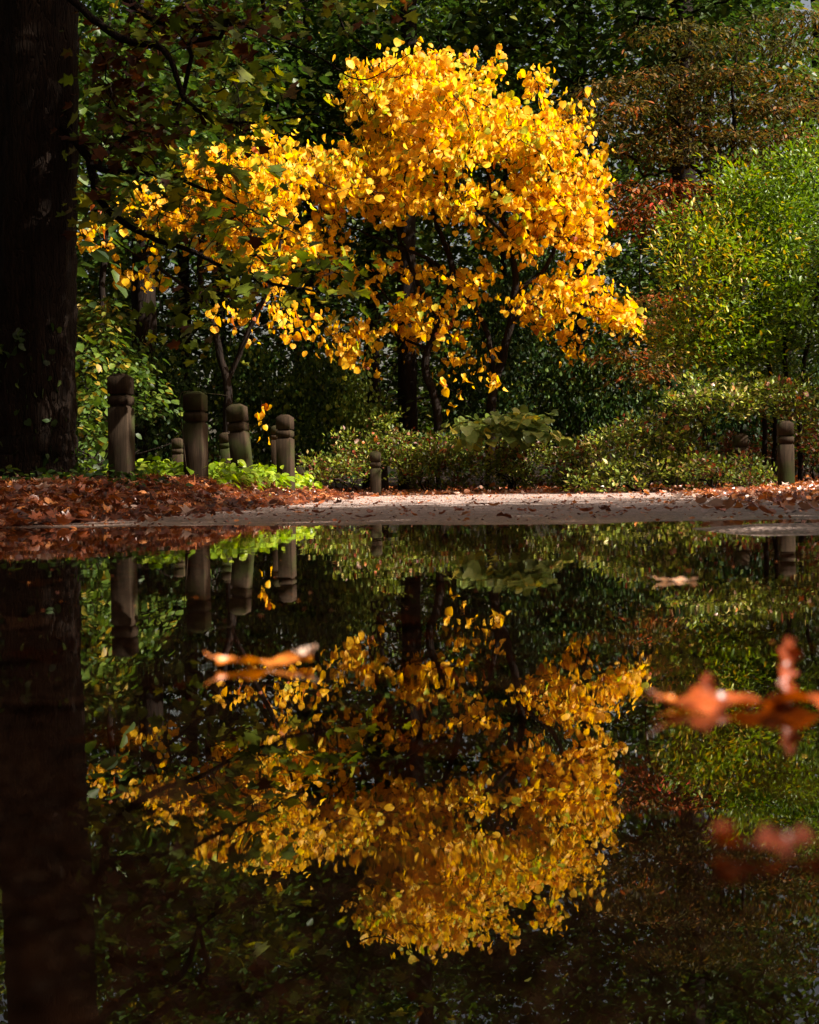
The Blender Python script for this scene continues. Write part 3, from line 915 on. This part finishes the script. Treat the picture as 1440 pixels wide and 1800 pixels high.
# --- azaleas and low shrubs
def shrub(name, label, px, Y, blobs, m, shape=S_SMALL, size=.05, n_each=34, spread=(.17, .17, .10), mode='up', group=None, cat="shrub", gf=.35):
    b = G(px, Y)
    stems = [([b - np.array([0, 0, .05]), b + np.array([RS.normal() * .15, RS.normal() * .1, .2]), b + np.array([RS.normal() * .4, RS.normal() * .2, .45])], [.018, .013, .006]) for _ in range(4)]
    return plant(name, label, cat, b, stems, blobs, shape, size, m, mode=mode, n_each=n_each, spread=spread, twig=.003, seg=.15, stem_name='stem', crown_name='foliage', grow_frac=gf, group=group, power=2.5)


shrub("azalea_shrub", "broad low azalea with reddish tips where the road meets the right verge", 1130, 19.0,
      [(1110, 790, 85, 50, 19, .9, 60, .5), (1080, 840, 75, 28, 18.6, .6, 34, .55), (1190, 760, 70, 50, 19.2, .8, 40, .5), (1180, 830, 90, 32, 18.8, .6, 40, .55)], M_AZA, size=.068)
shrub("azalea_shrub", "taller olive azalea under the lime shrub, left of the right edge bollard", 1260, 18.5,
      [(1250, 700, 80, 40, 18.6, .8, 50, .6), (1340, 700, 90, 45, 18.8, .8, 50, .55), (1420, 720, 60, 45, 18.8, .7, 26, .4), (1280, 825, 70, 25, 18.0, .4, 20, .35), (1330, 840, 50, 16, 17.6, .3, 12, .4)], M_AZA, size=.068)
shrub("azalea_shrub", "low dark azalea at the right edge behind the end bollard", 1440, 20.0,
      [(1420, 790, 60, 50, 20, .8, 40, .25), (1330, 790, 70, 40, 20.2, .6, 30, .15), (1500, 780, 80, 60, 20, .8, 40, .3)], M_AZA, size=.068)
for (px, Y, bl, lab) in [
    (600, 22.0, [(590, 830, 70, 30, 22, .7, 40, .4), (640, 790, 60, 35, 22.6, .7, 36, .45), (680, 770, 40, 40, 22.8, .6, 20, .45)], "dull green azalea clump behind the lone far bollard"),
    (760, 21.8, [(760, 830, 80, 34, 21.9, .6, 46, .45), (740, 790, 60, 30, 22.3, .6, 30, .35), (800, 800, 60, 30, 22.2, .6, 28, .4)], "rounded azalea clump at the road's far edge under the golden tree's stems"),
    (900, 21.8, [(890, 830, 80, 34, 21.9, .6, 46, .5), (930, 790, 70, 32, 22.3, .6, 36, .42)], "azalea clump dotted with pale fallen leaves at the middle of the far road edge"),
    (1000, 21.4, [(1000, 825, 60, 36, 21.4, .6, 36, .4), (1020, 790, 40, 26, 21.8, .5, 20, .35)], "azalea clump left of the reddish azalea at the far road edge")]:
    shrub("azalea_shrub", lab, px, Y, bl, M_AZA, size=.068, group="azaleas along the far road edge")

# pale large-leaved sapling in front of golden tree
shrub("hydrangea_shrub", "pale green broad-leaved shrub at the foot of the golden tree's right stem", 890, 22.0,
      [(880, 745, 60, 22, 21.6, .5, 16, .5), (930, 750, 45, 22, 21.6, .4, 12, .5), (820, 745, 30, 14, 21.4, .3, 5, .7), (830, 770, 30, 10, 21.4, .3, 4, .7)],
      leaf_mat("pale_broad_leaf", [(0, (0.10, 0.17, 0.05)), (0.6, (0.22, 0.30, 0.07)), (1, (0.5, 0.42, 0.05))], trans=.35), shape=S_HEART, size=.15, n_each=8, spread=(.3, .3, .12), mode='layer', gf=1)

# dark evergreens between trunks
dk = [
    (480, 24.5, [(470, 700, 110, 60, 24.5, 1.0, 60, .45), (500, 790, 90, 50, 24.2, .8, 46, .4), (430, 640, 70, 40, 24.8, .8, 26, .5), (560, 650, 50, 50, 25, .8, 22, .5)], "dark glossy holly mass behind the near row of bollards"),
    (310, 24.0, [(300, 720, 90, 70, 24, 1.0, 56, .35), (320, 800, 90, 40, 23.8, .8, 30, .3), (280, 640, 60, 50, 24.4, .8, 20, .5)], "dark holly mass between the two left background trunks and the bollards"),
    (1010, 24.6, [(1000, 690, 110, 60, 24.6, 1.0, 60, .45), (960, 750, 80, 40, 24.2, .8, 30, .3), (1080, 740, 60, 50, 24.0, .8, 26, .35), (1060, 640, 70, 30, 24.6, .7, 20, .5)], "dark blue-green evergreen shrub right of the golden tree's stems"),
    (900, 26.6, [(900, 560, 60, 110, 26.6, .7, 60, .3), (870, 680, 70, 80, 26.4, .7, 50, .3), (930, 450, 40, 60, 26.6, .6, 20, .45), (800, 690, 40, 60, 26.0, .4, 20, .3)], "tall narrow dark evergreen right behind the golden tree's forked stems"),  # added to keep sun off the trunk, also fills the background
    (640, 26.0, [(610, 680, 60, 80, 26, 1.0, 50, .9), (640, 760, 60, 50, 25.6, .8, 30, .9), (560, 740, 50, 50, 25.6, .8, 24, .55)], "lighter green evergreen shrub between the holly and the tall dark trunk"),
]
for (px, Y, bl, lab) in dk:
    shrub("evergreen_shrub", lab, px, Y, bl, M_DKG, shape=S_ROUND, size=.085, n_each=34, spread=(.34, .34, .26), mode='hang')
shrub("evergreen_shrub", "dark evergreen shrub behind the right verge azaleas", 1260, 22.5,
      [(1240, 700, 90, 60, 22.5, .9, 50, .3), (1350, 760, 90, 60, 22.5, .9, 50, .2), (1440, 700, 80, 90, 22.5, .9, 50, .2), (1200, 790, 60, 40, 22, .6, 20, .3)], M_DKG, shape=S_ROUND, size=.085, n_each=34, spread=(.34, .34, .26), mode='hang')

# sunlit saplings right of the big trunk
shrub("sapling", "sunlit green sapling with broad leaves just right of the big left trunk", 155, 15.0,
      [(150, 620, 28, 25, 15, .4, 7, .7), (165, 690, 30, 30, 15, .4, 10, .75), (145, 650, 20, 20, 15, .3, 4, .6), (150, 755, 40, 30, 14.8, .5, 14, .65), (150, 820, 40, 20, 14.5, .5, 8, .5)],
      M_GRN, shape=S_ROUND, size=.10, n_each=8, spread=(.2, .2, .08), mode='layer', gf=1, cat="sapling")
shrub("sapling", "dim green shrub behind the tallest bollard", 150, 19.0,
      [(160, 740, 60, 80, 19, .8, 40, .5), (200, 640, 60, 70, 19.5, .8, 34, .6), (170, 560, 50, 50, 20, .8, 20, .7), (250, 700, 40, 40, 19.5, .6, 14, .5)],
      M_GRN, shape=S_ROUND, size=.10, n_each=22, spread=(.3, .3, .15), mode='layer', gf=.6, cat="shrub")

# bright ground cover by the posts
pts = []
for k in range(900):
    Y = RS.uniform(12.0, 18.5); d = RS.uniform(.35, 2.6)
    x = float(Xleft(Y)) - d
    if x < P(225, 870, Y)[0] and RS.rand() < .8: continue
    pts.append((x, Y, float(H(x, Y)) + RS.uniform(.05, .17)))
pts = np.array(pts)
W1 = scatter(pts, 7, (.16, .16, .08), .085, S_ROUND, 'layer', .6)
gc = mesh_obj("ground_cover", W1[0], W1[1], W1[2], M_COV, attrs={'tint': W1[3]})
tag(gc, "bright yellow green leafy ground cover around the feet of the bollards", "ground cover", kind='stuff')
# darker low plants at the big trunk's foot
pts = []
for k in range(160):
    x = P(RS.uniform(30, 280), 870, 10)[0] ; Y = RS.uniform(9.2, 10.6)
    pts.append((x, Y, float(H(x, Y)) + RS.uniform(.02, .10)))
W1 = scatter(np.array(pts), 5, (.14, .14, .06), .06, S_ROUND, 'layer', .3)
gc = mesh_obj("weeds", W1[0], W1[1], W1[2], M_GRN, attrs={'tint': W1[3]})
tag(gc, "small dark green weeds growing through the leaves at the big trunk's foot", "weeds", kind='stuff')


# ------------------------------------------------------------------ forest
def bare_trunk(name, label, px, Y, wpx, lean=0, topy=-500, group=None, crown=True, tint=.4, crownm=None, nsp=200, zc=None, cr_=(3.0, 3.0, 3.2)):
    b = G(px, Y)
    t = P(px + lean, topy, Y)
    r = wpx / F * Y / 2
    e = empty(name, b, label, "tree", group)
    sk = Skel()
    mid = (b + t) / 2 + np.array([RS.normal() * .1, 0, 0])
    sk.line([b - np.array([0, 0, .2]), b + np.array([0, 0, .3]), mid, t, t + np.array([0, 0, 3])], [r * 1.35, r * 1.05, r * .95, r * .8, r * .2], sub=10, wob=.01)
    c = t + np.array([0, 0, zc if zc is not None else 0])
    v = norm(RS.normal(size=(nsp, 3))) * (RS.uniform(.2, 1, nsp) ** .5)[:, None]
    q = c + v * np.array(cr_)
    sel = RS.permutation(nsp)[:nsp // 3]
    sk.grow(q[sel], b + np.array([0, 0, (t[2] - b[2]) * .55]), seg=.5, minidx=20)
    V, L, C = sk.mesh(twig=.01, sides=14, rough=.03)
    mesh_obj("trunk", V, L, C, M_BARK, e, smooth=True)
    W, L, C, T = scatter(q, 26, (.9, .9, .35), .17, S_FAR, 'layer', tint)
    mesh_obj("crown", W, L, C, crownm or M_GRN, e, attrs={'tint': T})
    return e


bare_trunk("background_tree", "thick straight dark trunk rising directly behind the golden tree", 718, 27.5, 34, lean=2, topy=-60, cr_=(4, 3, 3))
bare_trunk("background_tree", "dark trunk behind the gap between the first and second bollards", 247, 25.5, 44, lean=-4, topy=100, cr_=(3, 3, 3))
bare_trunk("background_tree", "thin dark trunk just right of the big left trunk", 193, 23.0, 12, lean=2, topy=250, cr_=(2, 2, 2), nsp=90)
bare_trunk("background_tree", "dull straight trunk far back between holly and golden tree", 652, 33, 28, lean=0, topy=100, cr_=(4, 3, 3))
bare_trunk("background_tree", "dark trunk showing at the top behind the reddish tree", 1192, 27.0, 46, lean=5, topy=-150, cr_=(3.5, 3, 3))
bare_trunk("background_tree", "slender trunk at the top right of the golden crown", 1022, 30, 16, lean=0, topy=20, cr_=(3, 3, 2.6))
bare_trunk("background_tree", "slim dark trunk left of the golden crown's top", 548, 31, 13, lean=-10, topy=60, cr_=(3, 3, 2.6))

# model forest trees, copied
def forest_tree(seed, h, cw, nsp, n_each, size, tint, m, name="forest_tree"):
    rs = np.random.RandomState(seed)
    e = empty(name, (0, 0, 0), "x", "tree")
    sk = Skel()
    sk.line([(0, 0, -.3), (0, 0, .4), (rs.normal() * .2, rs.normal() * .2, h * .35), (rs.normal() * .3, rs.normal() * .3, h * .7), (0, 0, h * .97)], [.34, .26, .2, .13, .03], sub=6)
    z = rs.uniform(.1, 1, nsp)
    rr = cw * np.sqrt(np.clip(np.sin(np.pi * z ** .85), 0.08, 1)) * (rs.uniform(.12, 1, nsp) ** .5) * (1 + .25 * np.sin(z * 13 + seed))
    a = rs.uniform(0, 2 * math.pi, nsp)
    q = np.stack([np.cos(a) * rr, np.sin(a) * rr, z * h], 1)
    sel = rs.permutation(nsp)[:nsp // 4]
    sk.grow(q[sel], np.array([0, 0, h * .2]), seg=.7, rs=rs)
    V, L, C = sk.mesh(twig=.012, sides=8)
    mesh_obj("trunk", V, L, C, M_BARK, e, smooth=True)
    W, L, C, T = scatter(q, n_each, (1.1, 1.1, .45), size, S_FAR, 'layer', tint + rs.normal(0, .14, nsp), rs=rs)
    mesh_obj("crown", W, L, C, m, e, attrs={'tint': T})
    return e


def copy_tree(r, loc, rz, s, label, group, cat="tree"):
    c = r.copy(); COL.objects.link(c)
    c.location = loc; c.rotation_euler = (0, 0, rz); c.scale = (s, s, s)
    for ch in list(r.children):
        d = ch.copy(); COL.objects.link(d); d.parent = c
    tag(c, label, cat, group)
    return c


M_GRN2 = leaf_mat("yellowing_green_leaf", [(0, (0.016, 0.03, 0.008)), (0.5, (0.046, 0.08, 0.011)), (0.85, (0.16, 0.21, 0.02)), (1, (0.40, 0.26, 0.03))], trans=0.38, rough=0.45)
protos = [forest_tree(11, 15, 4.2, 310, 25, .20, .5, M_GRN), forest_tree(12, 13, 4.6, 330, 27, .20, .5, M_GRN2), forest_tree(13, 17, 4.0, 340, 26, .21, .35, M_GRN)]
GL = "leafy green woodland tree among the many alike behind the clearing"
GG = "woodland trees behind the clearing"
used = [False] * 3
def put(k, x, y, rz, s, label=GL, group=GG):
    z = float(H(x, y))
    if not used[k]:
        used[k] = True
        r = protos[k]; r.location = (x, y, z); r.rotation_euler = (0, 0, rz); r.scale = (s, s, s); tag(r, label, "tree", group)
    else:
        copy_tree(protos[k], (x, y, z), rz, s, label, group)


spots = []
for row, (Y, n, x0, x1, s) in enumerate([(30.5, 7, -13, 12, .74), (37, 8, -17, 17, .98), (46, 8, -22, 22, 1.15)]):
    for k in range(n):
        x = x0 + (x1 - x0) * (k + .5 * (row % 2)) / (n - 1) + RS.normal() * .7
        spots.append((x, Y + RS.normal() * .9, s * RS.uniform(.9, 1.1)))
for i, (x, y, s) in enumerate(spots):
    put(i % 3 if i > 6 else [1, 0][i % 2], x, y, RS.uniform(0, 6.28), s)
# sides and behind the camera: the wood closes round, some trees added to cast shade
SL = "tall leafy tree standing in the wood around the puddle, added partly for its shade"
SG = "trees of the wood around the puddle"
side = [(-9, 17, 1.0), (-12, 24, 1.0), (-10, 9, .9), (-14, 3, 1.0), (-9, -5, 1.0), (-3, -11, 1.1), (4, -10, 1.0), (11, -9.5, 1.0),
        (8.5, 2.6, .9), (14, 2.2, 1.0), (9.0, 6.0, .98), (13.0, 17.0, .62), (25, 19, .85), (22, 10, .8), (-5.5, -1.5, .9), (4.8, -6.4, .95), (-2.5, -6.5, 1.0)]
for i, (x, y, s) in enumerate(side):
    put((i + 1) % 3, x, y, RS.uniform(0, 6.28), s, SL, SG)
# the wood beyond, one mass
q = []
rs = np.random.RandomState(5)
for k in range(420):
    q.append((rs.uniform(-42, 42), rs.uniform(58, 66), 18 * rs.uniform(0, 1) ** 1.5 + .5))
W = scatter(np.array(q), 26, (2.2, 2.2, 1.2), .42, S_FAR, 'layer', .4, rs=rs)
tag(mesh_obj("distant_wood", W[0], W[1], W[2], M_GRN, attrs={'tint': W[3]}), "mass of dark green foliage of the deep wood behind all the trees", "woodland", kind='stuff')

# ------------------------------------------------------------------ litter
CURLS = [curled(S_MAPLE, 1.2, .8), curled(S_OVAL, 1.8, 2.0), curled(S_MAPLE, -.8, 1.6), curled(S_ROUND, 1.5, 1.4), curled(S_HEART, 1.0, -1.2)]


def litter(name, label, XY, size, lift=.03, tint=.5, tj=.25, jn=.55):
    XY = np.asarray(XY); n = len(XY)
    z = H(XY[:, 0], XY[:, 1]) + 0.012 + RS.uniform(0, lift, n)
    pos = np.stack([XY[:, 0], XY[:, 1], z], 1)
    parts = []
    ks = RS.randint(0, len(CURLS), n)
    for k in range(len(CURLS)):
        s = ks == k; c = int(s.sum())
        if not c: continue
        a = RS.uniform(0, 2 * math.pi, c)
        d = np.stack([np.cos(a), np.sin(a), RS.normal(0, .3, c)], 1)
        nn = np.stack([RS.normal(0, jn, c), RS.normal(0, jn, c), np.ones(c)], 1)
        sz = size * RS.uniform(.55, 1.35, c)
        W, L, C, nv = instance(CURLS[k], pos[s], d, nn, sz)
        parts.append((W, L, C, np.repeat(np.clip(tint + RS.normal(0, tj, c), 0, 1), nv)))
    V, L, C, T = merge(parts)
    return tag(mesh_obj(name, V, L, C, M_LIT, attrs={'tint': T}), label, "leaf litter", kind='stuff')


pts = []
while len(pts) < 15000:
    Y = RS.uniform(5.4, 20.5) if RS.rand() < .7 else RS.uniform(5.4, 11); d = abs(RS.normal(0, 1.3)) - RS.exponential(.10)
    x = float(Xleft(Y)) - d
    if x < -.36 * Y - 1: continue
    pts.append((x, Y))
litter("leaf_litter", "deep red brown leaf litter banked on the left verge", pts, .062, tint=.42, tj=.33, jn=.42)
pts = []
while len(pts) < 8500:
    Y = RS.uniform(5.2, 21); d = abs(RS.normal(0, 1.5)) - RS.exponential(.25)
    x = float(Xright(Y)) + d
    if x > .36 * Y + 1.5: continue
    pts.append((x, Y))
litter("leaf_litter", "orange and pink leaf litter spread over the right verge", pts, .068, tint=.66, lift=.02)
pts = [(RS.uniform(-2.2, 5), 21.1 + abs(RS.normal(0, .5)) - RS.exponential(.35)) for _ in range(2200)]
litter("leaf_litter", "thin line of orange leaves along the far edge of the road", pts, .07, tint=.72, lift=.02)
pts = [(RS.uniform(-12, 12), RS.uniform(21.5, 34)) for _ in range(5000)]
litter("leaf_litter", "scattered brown leaves on the woodland floor behind the shrubs", pts, .1, tint=.5)
# pine needles on the bank
n = 6500
Y = RS.uniform(5.4, 13, n); X = Xleft(Y) - np.abs(RS.normal(0, .9, n)) + .1
S_NEED = (np.array([(-.012, 0, 0), (.012, 0, 0), (.020, .5, .05), (-.016, .5, .05), (0.03, 1, 0)], float), np.array([0, 1, 2, 3, 3, 2, 4]), np.array([4, 3]))
a = RS.uniform(0, 6.28, n)
W, L, C, nv = instance(S_NEED, np.stack([X, Y, H(X, Y) + .015 + RS.uniform(0, .04, n)], 1), np.stack([np.cos(a), np.sin(a), RS.normal(.0, .15, n)], 1), np.tile([0, 0, 1.], (n, 1)) + RS.normal(0, .2, (n, 3)), RS.uniform(.12, .22, n))
tag(mesh_obj("pine_needles", W, L, C, M_LIT, attrs={'tint': np.repeat(RS.uniform(.1, .75, n), nv)}), "rusty pine needles strewn over the left leaf bank", "pine needles", kind='stuff')
# yellow leaves caught on the low shrubs
A = np.concatenate(AZ); A = A[(A[:, 2] < 1.6)]
pts = A[RS.permutation(len(A))[:150]] + np.array([-.02, -.16, .07])
W = scatter(pts, 1, (.05, .05, .05), .062, S_HEART, 'any', .75, tj=.2)
tag(mesh_obj("caught_leaves", W[0], W[1], W[2], M_LIT, attrs={'tint': W[3]}), "pale fallen leaves caught on top of the low azaleas", "fallen leaves", kind='stuff')
# sunken leaves on the puddle floor
pts = []
for _ in range(300):
    Y = RS.uniform(.7, 4.5); pts.append((RS.uniform(-.4, .4) * Y + RS.normal() * .1, Y))
XY = np.array(pts)
a = RS.uniform(0, 6.28, len(XY))
W, L, C, nv = instance(S_MAPLE, np.stack([XY[:, 0], XY[:, 1], np.minimum(H(XY[:, 0], XY[:, 1]) + .012, -.004)], 1), np.stack([np.cos(a), np.sin(a), a * 0], 1), np.tile([0, 0, 1.], (len(XY), 1)) + RS.normal(0, .06, (len(XY), 3)), RS.uniform(.04, .09, len(XY)))
tag(mesh_obj("sunken_leaves", W, L, C, M_LIT, attrs={'tint': np.repeat(RS.uniform(.05, 1, len(XY)), nv)}), "dim brown leaves lying on the bottom of the puddle", "fallen leaves", kind='stuff')


pts = []
for _ in range(2600):
    Y = RS.uniform(5.3, 20.8); t = RS.uniform(0, 1)
    pts.append((float(Xleft(Y) * (1 - t) + Xright(Y) * t), Y))
XY = np.array(pts)
a = RS.uniform(0, 6.28, len(XY))
W, L, C, nv = instance(CURLS[3], np.stack([XY[:, 0], XY[:, 1], H(XY[:, 0], XY[:, 1]) + .012], 1), np.stack([np.cos(a), np.sin(a), a * 0], 1), np.tile([0, 0, 1.], (len(XY), 1)) + RS.normal(0, .4, (len(XY), 3)), RS.uniform(.008, .03, len(XY)))
tag(mesh_obj("leaf_debris", W, L, C, M_LIT, attrs={'tint': np.repeat(RS.uniform(0, 1, len(XY)), nv)}), "crumbled bits of leaves sprinkled over the asphalt", "leaf debris", kind='stuff')


# specks of leaf and seed adrift on the water
n = 220
Y = RS.uniform(1.0, 5.0, n); X = RS.uniform(-.34, .34, n) * Y
a = RS.uniform(0, 6.28, n)
W, L, C, nv = instance(S_SMALL, np.stack([X, Y, np.full(n, WZ + .0006)], 1), np.stack([np.cos(a), np.sin(a), a * 0], 1), np.tile([0, 0, 1.], (n, 1)) + RS.normal(0, .1, (n, 3)), RS.uniform(.0015, .006, n))
tag(mesh_obj("floating_specks", W, L, C, M_LIT, attrs={'tint': np.repeat(RS.uniform(.1, .8, n), nv)}), "tiny specks of leaf and seed adrift on the puddle", "debris", kind='stuff')

# individual fallen leaves ------------------------------------------------
def leaf_grid(L, W, lobes, curl, cross, twist=0, nu=26, nv=9, seed=0, stem=.35, rip=0.0):
    """a real leaf: lobed blade with curl, edge ripple, midrib and stalk. origin at the middle of the blade"""
    rs = np.random.RandomState(seed)
    V, Lp, C = [], [], []
    ph = rs.uniform(0, 6, 4)
    for i in range(nu):
        t = i / (nu - 1)
        env = math.sin(math.pi * min(1, t * .94 + .03)) ** .6
        wd = W * .5 * env * (1 - lobes * (.5 + .5 * math.cos(t * math.pi * 2 * 3.5 + .4)))
        for j in range(nv):
            s = -1 + 2 * j / (nv - 1)
            x = s * wd
            y = (t - .5) * L + abs(s) * wd * .25
            ang = curl * (t - .5)
            z = L * (1 - math.cos(ang)) / max(abs(curl), .01) * (1 if curl > 0 else -1)
            z += cross * abs(s) ** 1.6 * wd + .05 * L * math.sin(t * 9 + ph[0] + s * 2) * abs(s) ** 2 + rip * L * (abs(s) * (math.sin(t * 23 + ph[1] + s * 1.3) + .7 * math.sin(t * 41 + ph[2])) + .4 * math.sin(t * 15 + ph[3])) + twist * s * wd * (t - .5)
            y = math.sin(ang) / (curl if abs(curl) > .01 else 1) * L if abs(curl) > .01 else y
            y += abs(s) * wd * .2
            V.append((x, y, z))
    for i in range(nu - 1):
        for j in range(nv - 1):
            a = i * nv + j
            Lp += [a, a + 1, a + nv + 1, a + nv]; C.append(4)
    # stalk
    b = len(V)
    p0 = np.array(V[nv // 2])
    for k in range(6):
        t = k / 5
        q = p0 + np.array([.03 * L * math.sin(t * 2), -stem * L * t, stem * L * .5 * t * t + .002])
        for s in range(5):
            a = 2 * math.pi * s / 5
            V.append((q[0] + math.cos(a) * L * .009, q[1], q[2] + math.sin(a) * L * .009))
    for k in range(5):
        for s in range(5):
            a = b + k * 5 + s; c = b + k * 5 + (s + 1) % 5
            Lp += [a, c, c + 5, a + 5]; C.append(4)
    return np.array(V), np.array(Lp), np.array(C)


def lone_leaf(label, at, L, W, lobes, curl, cross, rz, tilt=(0, 0), tint=.6, seed=1, name="fallen_leaf", stem=.35, twist=0, group=None, m=None, rip=0.0):
    V, Lp, C = leaf_grid(L, W, lobes, curl, cross, twist, seed=seed, stem=stem, rip=rip, nu=48)
    o = mesh_obj(name, V, Lp, C, m or M_LIT, attrs={'tint': np.full(len(V), tint) + np.random.RandomState(seed).normal(0, .05, len(V))}, origin=(0, 0, 0), smooth=True)
    o.location = tuple(float(v) for v in at)
    o.rotation_euler = (tilt[0], tilt[1], rz)
    if group == 'leaves floating on the puddle':
        o.data.materials.clear(); o.data.materials.append(M_FLT)
    tag(o, label, "leaf", group)
    return o


def W0(px, py):
    """point of the water plane at photo pixel"""
    d = P(px, py, 1.0) - np.array([0, 0, CAMZ])
    t = (CAMZ - WZ) / -d[2]
    return np.array([0, 0, CAMZ]) + d * t


def R0(px, py):
    """point of the road at photo pixel"""
    d = P(px, py, 1.0) - np.array([0, 0, CAMZ])
    t = 2.0
    while t < 21:
        q = np.array([0, 0, CAMZ]) + d * t
        if q[2] < H(q[0], q[1]) + .008: break
        t += .02
    return np.array([q[0], q[1], float(H(q[0], q[1])) + .010])


FL = "leaves floating on the puddle"
lone_leaf("slim orange leaf floating flat on the puddle below the bollards' reflection", W0(465, 1172) + [0, 0, .0035], .064, .020, .5, .2, .10, math.radians(-86), tint=.72, seed=3, group=FL, stem=.12, rip=.008)
lone_leaf("small pale pink curled leaf resting on the slim orange floating leaf's end", W0(541, 1166) + [0, 0, .006], .018, .014, .2, 2.2, .5, math.radians(-70), tilt=(.3, .2), tint=.97, seed=4, group=FL, stem=.1, rip=.03)
lone_leaf("large orange brown leaf floating with rippled lobes near the right edge", W0(1345, 1245) + [0, 0, .0035], .105, .034, .6, .12, .08, math.radians(-86), tint=.4, seed=5, group=FL, stem=.1, rip=.013)
lone_leaf("dark red pointed leaf standing up out of the large floating leaf at the right", W0(1378, 1225) + [0, .0, .016], .034, .017, .55, .9, .5, math.radians(25), tilt=(math.radians(75), math.radians(18)), tint=.34, seed=6, group=FL, stem=.1, rip=.02)
lone_leaf("tiny dark curled leaf hooked up at the left end of the large floating leaf", W0(1242, 1236) + [0, 0, .008], .018, .010, .3, 2.4, .5, math.radians(30), tilt=(math.radians(60), 0), tint=.25, seed=7, group=FL, stem=.6, rip=.03)
lone_leaf("small orange leaf adrift at the left tip of the large floating leaf", W0(1195, 1240) + [0, 0, .003], .022, .012, .5, .6, .2, math.radians(-95), tint=.72, seed=17, group=FL, stem=.2, rip=.03)
lone_leaf("blurred dark orange leaf floating nearest the camera at the lower right", W0(1375, 1500) + [0, 0, .003], .045, .018, .5, .3, .20, math.radians(-84), tint=.12, seed=8, group=FL, stem=.05, rip=.02)
lone_leaf("blurred orange leaf tip curled up beside the nearest floating leaf", W0(1276, 1486) + [0, 0, .004], .010, .009, .1, 1.6, .5, math.radians(-20), tint=.22, seed=9, group=FL, stem=.1, rip=.03)
lone_leaf("pale grey leaf lying flat on the water right of centre", W0(1190, 1022) + [0, 0, .002], .052, .030, .5, .2, .03, math.radians(-85), tint=.93, seed=10, group=FL, rip=.006, stem=.1)
RL = "leaves lying on the asphalt"
for (px, py, L, W_, cu_, cx_, rz, tn, lab) in [
    (868, 892, .10, .07, 1.2, .5, -60, .78, "bright orange curled leaf standing up in the middle of the sunlit asphalt"),
    (1030, 903, .09, .06, 1.6, .5, -80, .5, "long brown rolled leaf on the asphalt left of the dark curled one"),
    (1060, 900, .06, .05, 1.9, .6, -40, .12, "dark brown curled leaf on the asphalt right of centre"),
    (1178, 899, .07, .05, 1.2, .4, -70, .62, "orange brown leaf lying flat before the right verge"),
    (1156, 921, .034, .026, 1.3, .5, 20, .6, "small orange leaf at the water's edge with its own reflection, right of centre"),
    (1105, 898, .06, .045, 1.0, .4, -75, .72, "flat orange leaf between the dark curled leaf and the right verge"),
    (560, 905, .09, .06, 1.0, .5, 60, .45, "red brown leaf at the end of the left leaf bank"),
    (640, 914, .08, .05, .8, .3, 80, .3, "dark wet leaf stuck at the waterline below the lone far bollard")]:
    lone_leaf(lab, R0(px, py) + [0, 0, .008], L, W_, .25, cu_, cx_, math.radians(rz), tint=tn, seed=px, group=RL)
# the many small look-alikes: share one set of meshes
protoL = []
GLB = "small dry leaf scattered on the asphalt between the puddle and the shrubs"
k = 0
while k < 170:
    Y = RS.uniform(5.9, 20.5); t = RS.uniform(0, 1)
    if RS.rand() < .5: t = 1 - abs(RS.normal(0, .25)) if RS.rand() < .5 else abs(RS.normal(0, .2))
    if not 0 <= t <= 1: continue
    x = float(Xleft(Y) * (1 - t) + Xright(Y) * t)
    if abs(x) > .33 * Y: continue
    z = float(H(x, Y)) + .014
    if len(protoL) < 6:
        j = len(protoL)
        o = lone_leaf(GLB, (x, Y, z), .05, .035, .25, [1.2, 1.8, -.7, .9, 2.2, .5][j], .5, RS.uniform(0, 6.28), tint=[.5, .7, .3, .85, .6, .95][j], seed=40 + j, group="small leaves scattered on the asphalt")
        protoL.append(o)
    else:
        o = protoL[k % 6].copy(); COL.objects.link(o)
        o.location = (x, Y, z); o.rotation_euler = (RS.normal() * .25, RS.normal() * .25, RS.uniform(0, 6.28))
        s = RS.uniform(.6, 1.5); o.scale = (s, s, s)
    k += 1

# loose vine beside the second bollard
sk = Skel()
sk.line([P(330, 845, 11.9), P(322, 770, 11.9), P(316, 700, 11.9), P(330, 688, 11.95), P(352, 690, 12.0), P(400, 695, 12.3)], [.004, .004, .003, .003, .003, .002], sub=6)
V, L, C = sk.mesh(sides=5)
tag(mesh_obj("vine", V, L, C, M_POST, origin=P(330, 845, 11.9)), "thin bare vine looping over the top of the second bollard", "vine")
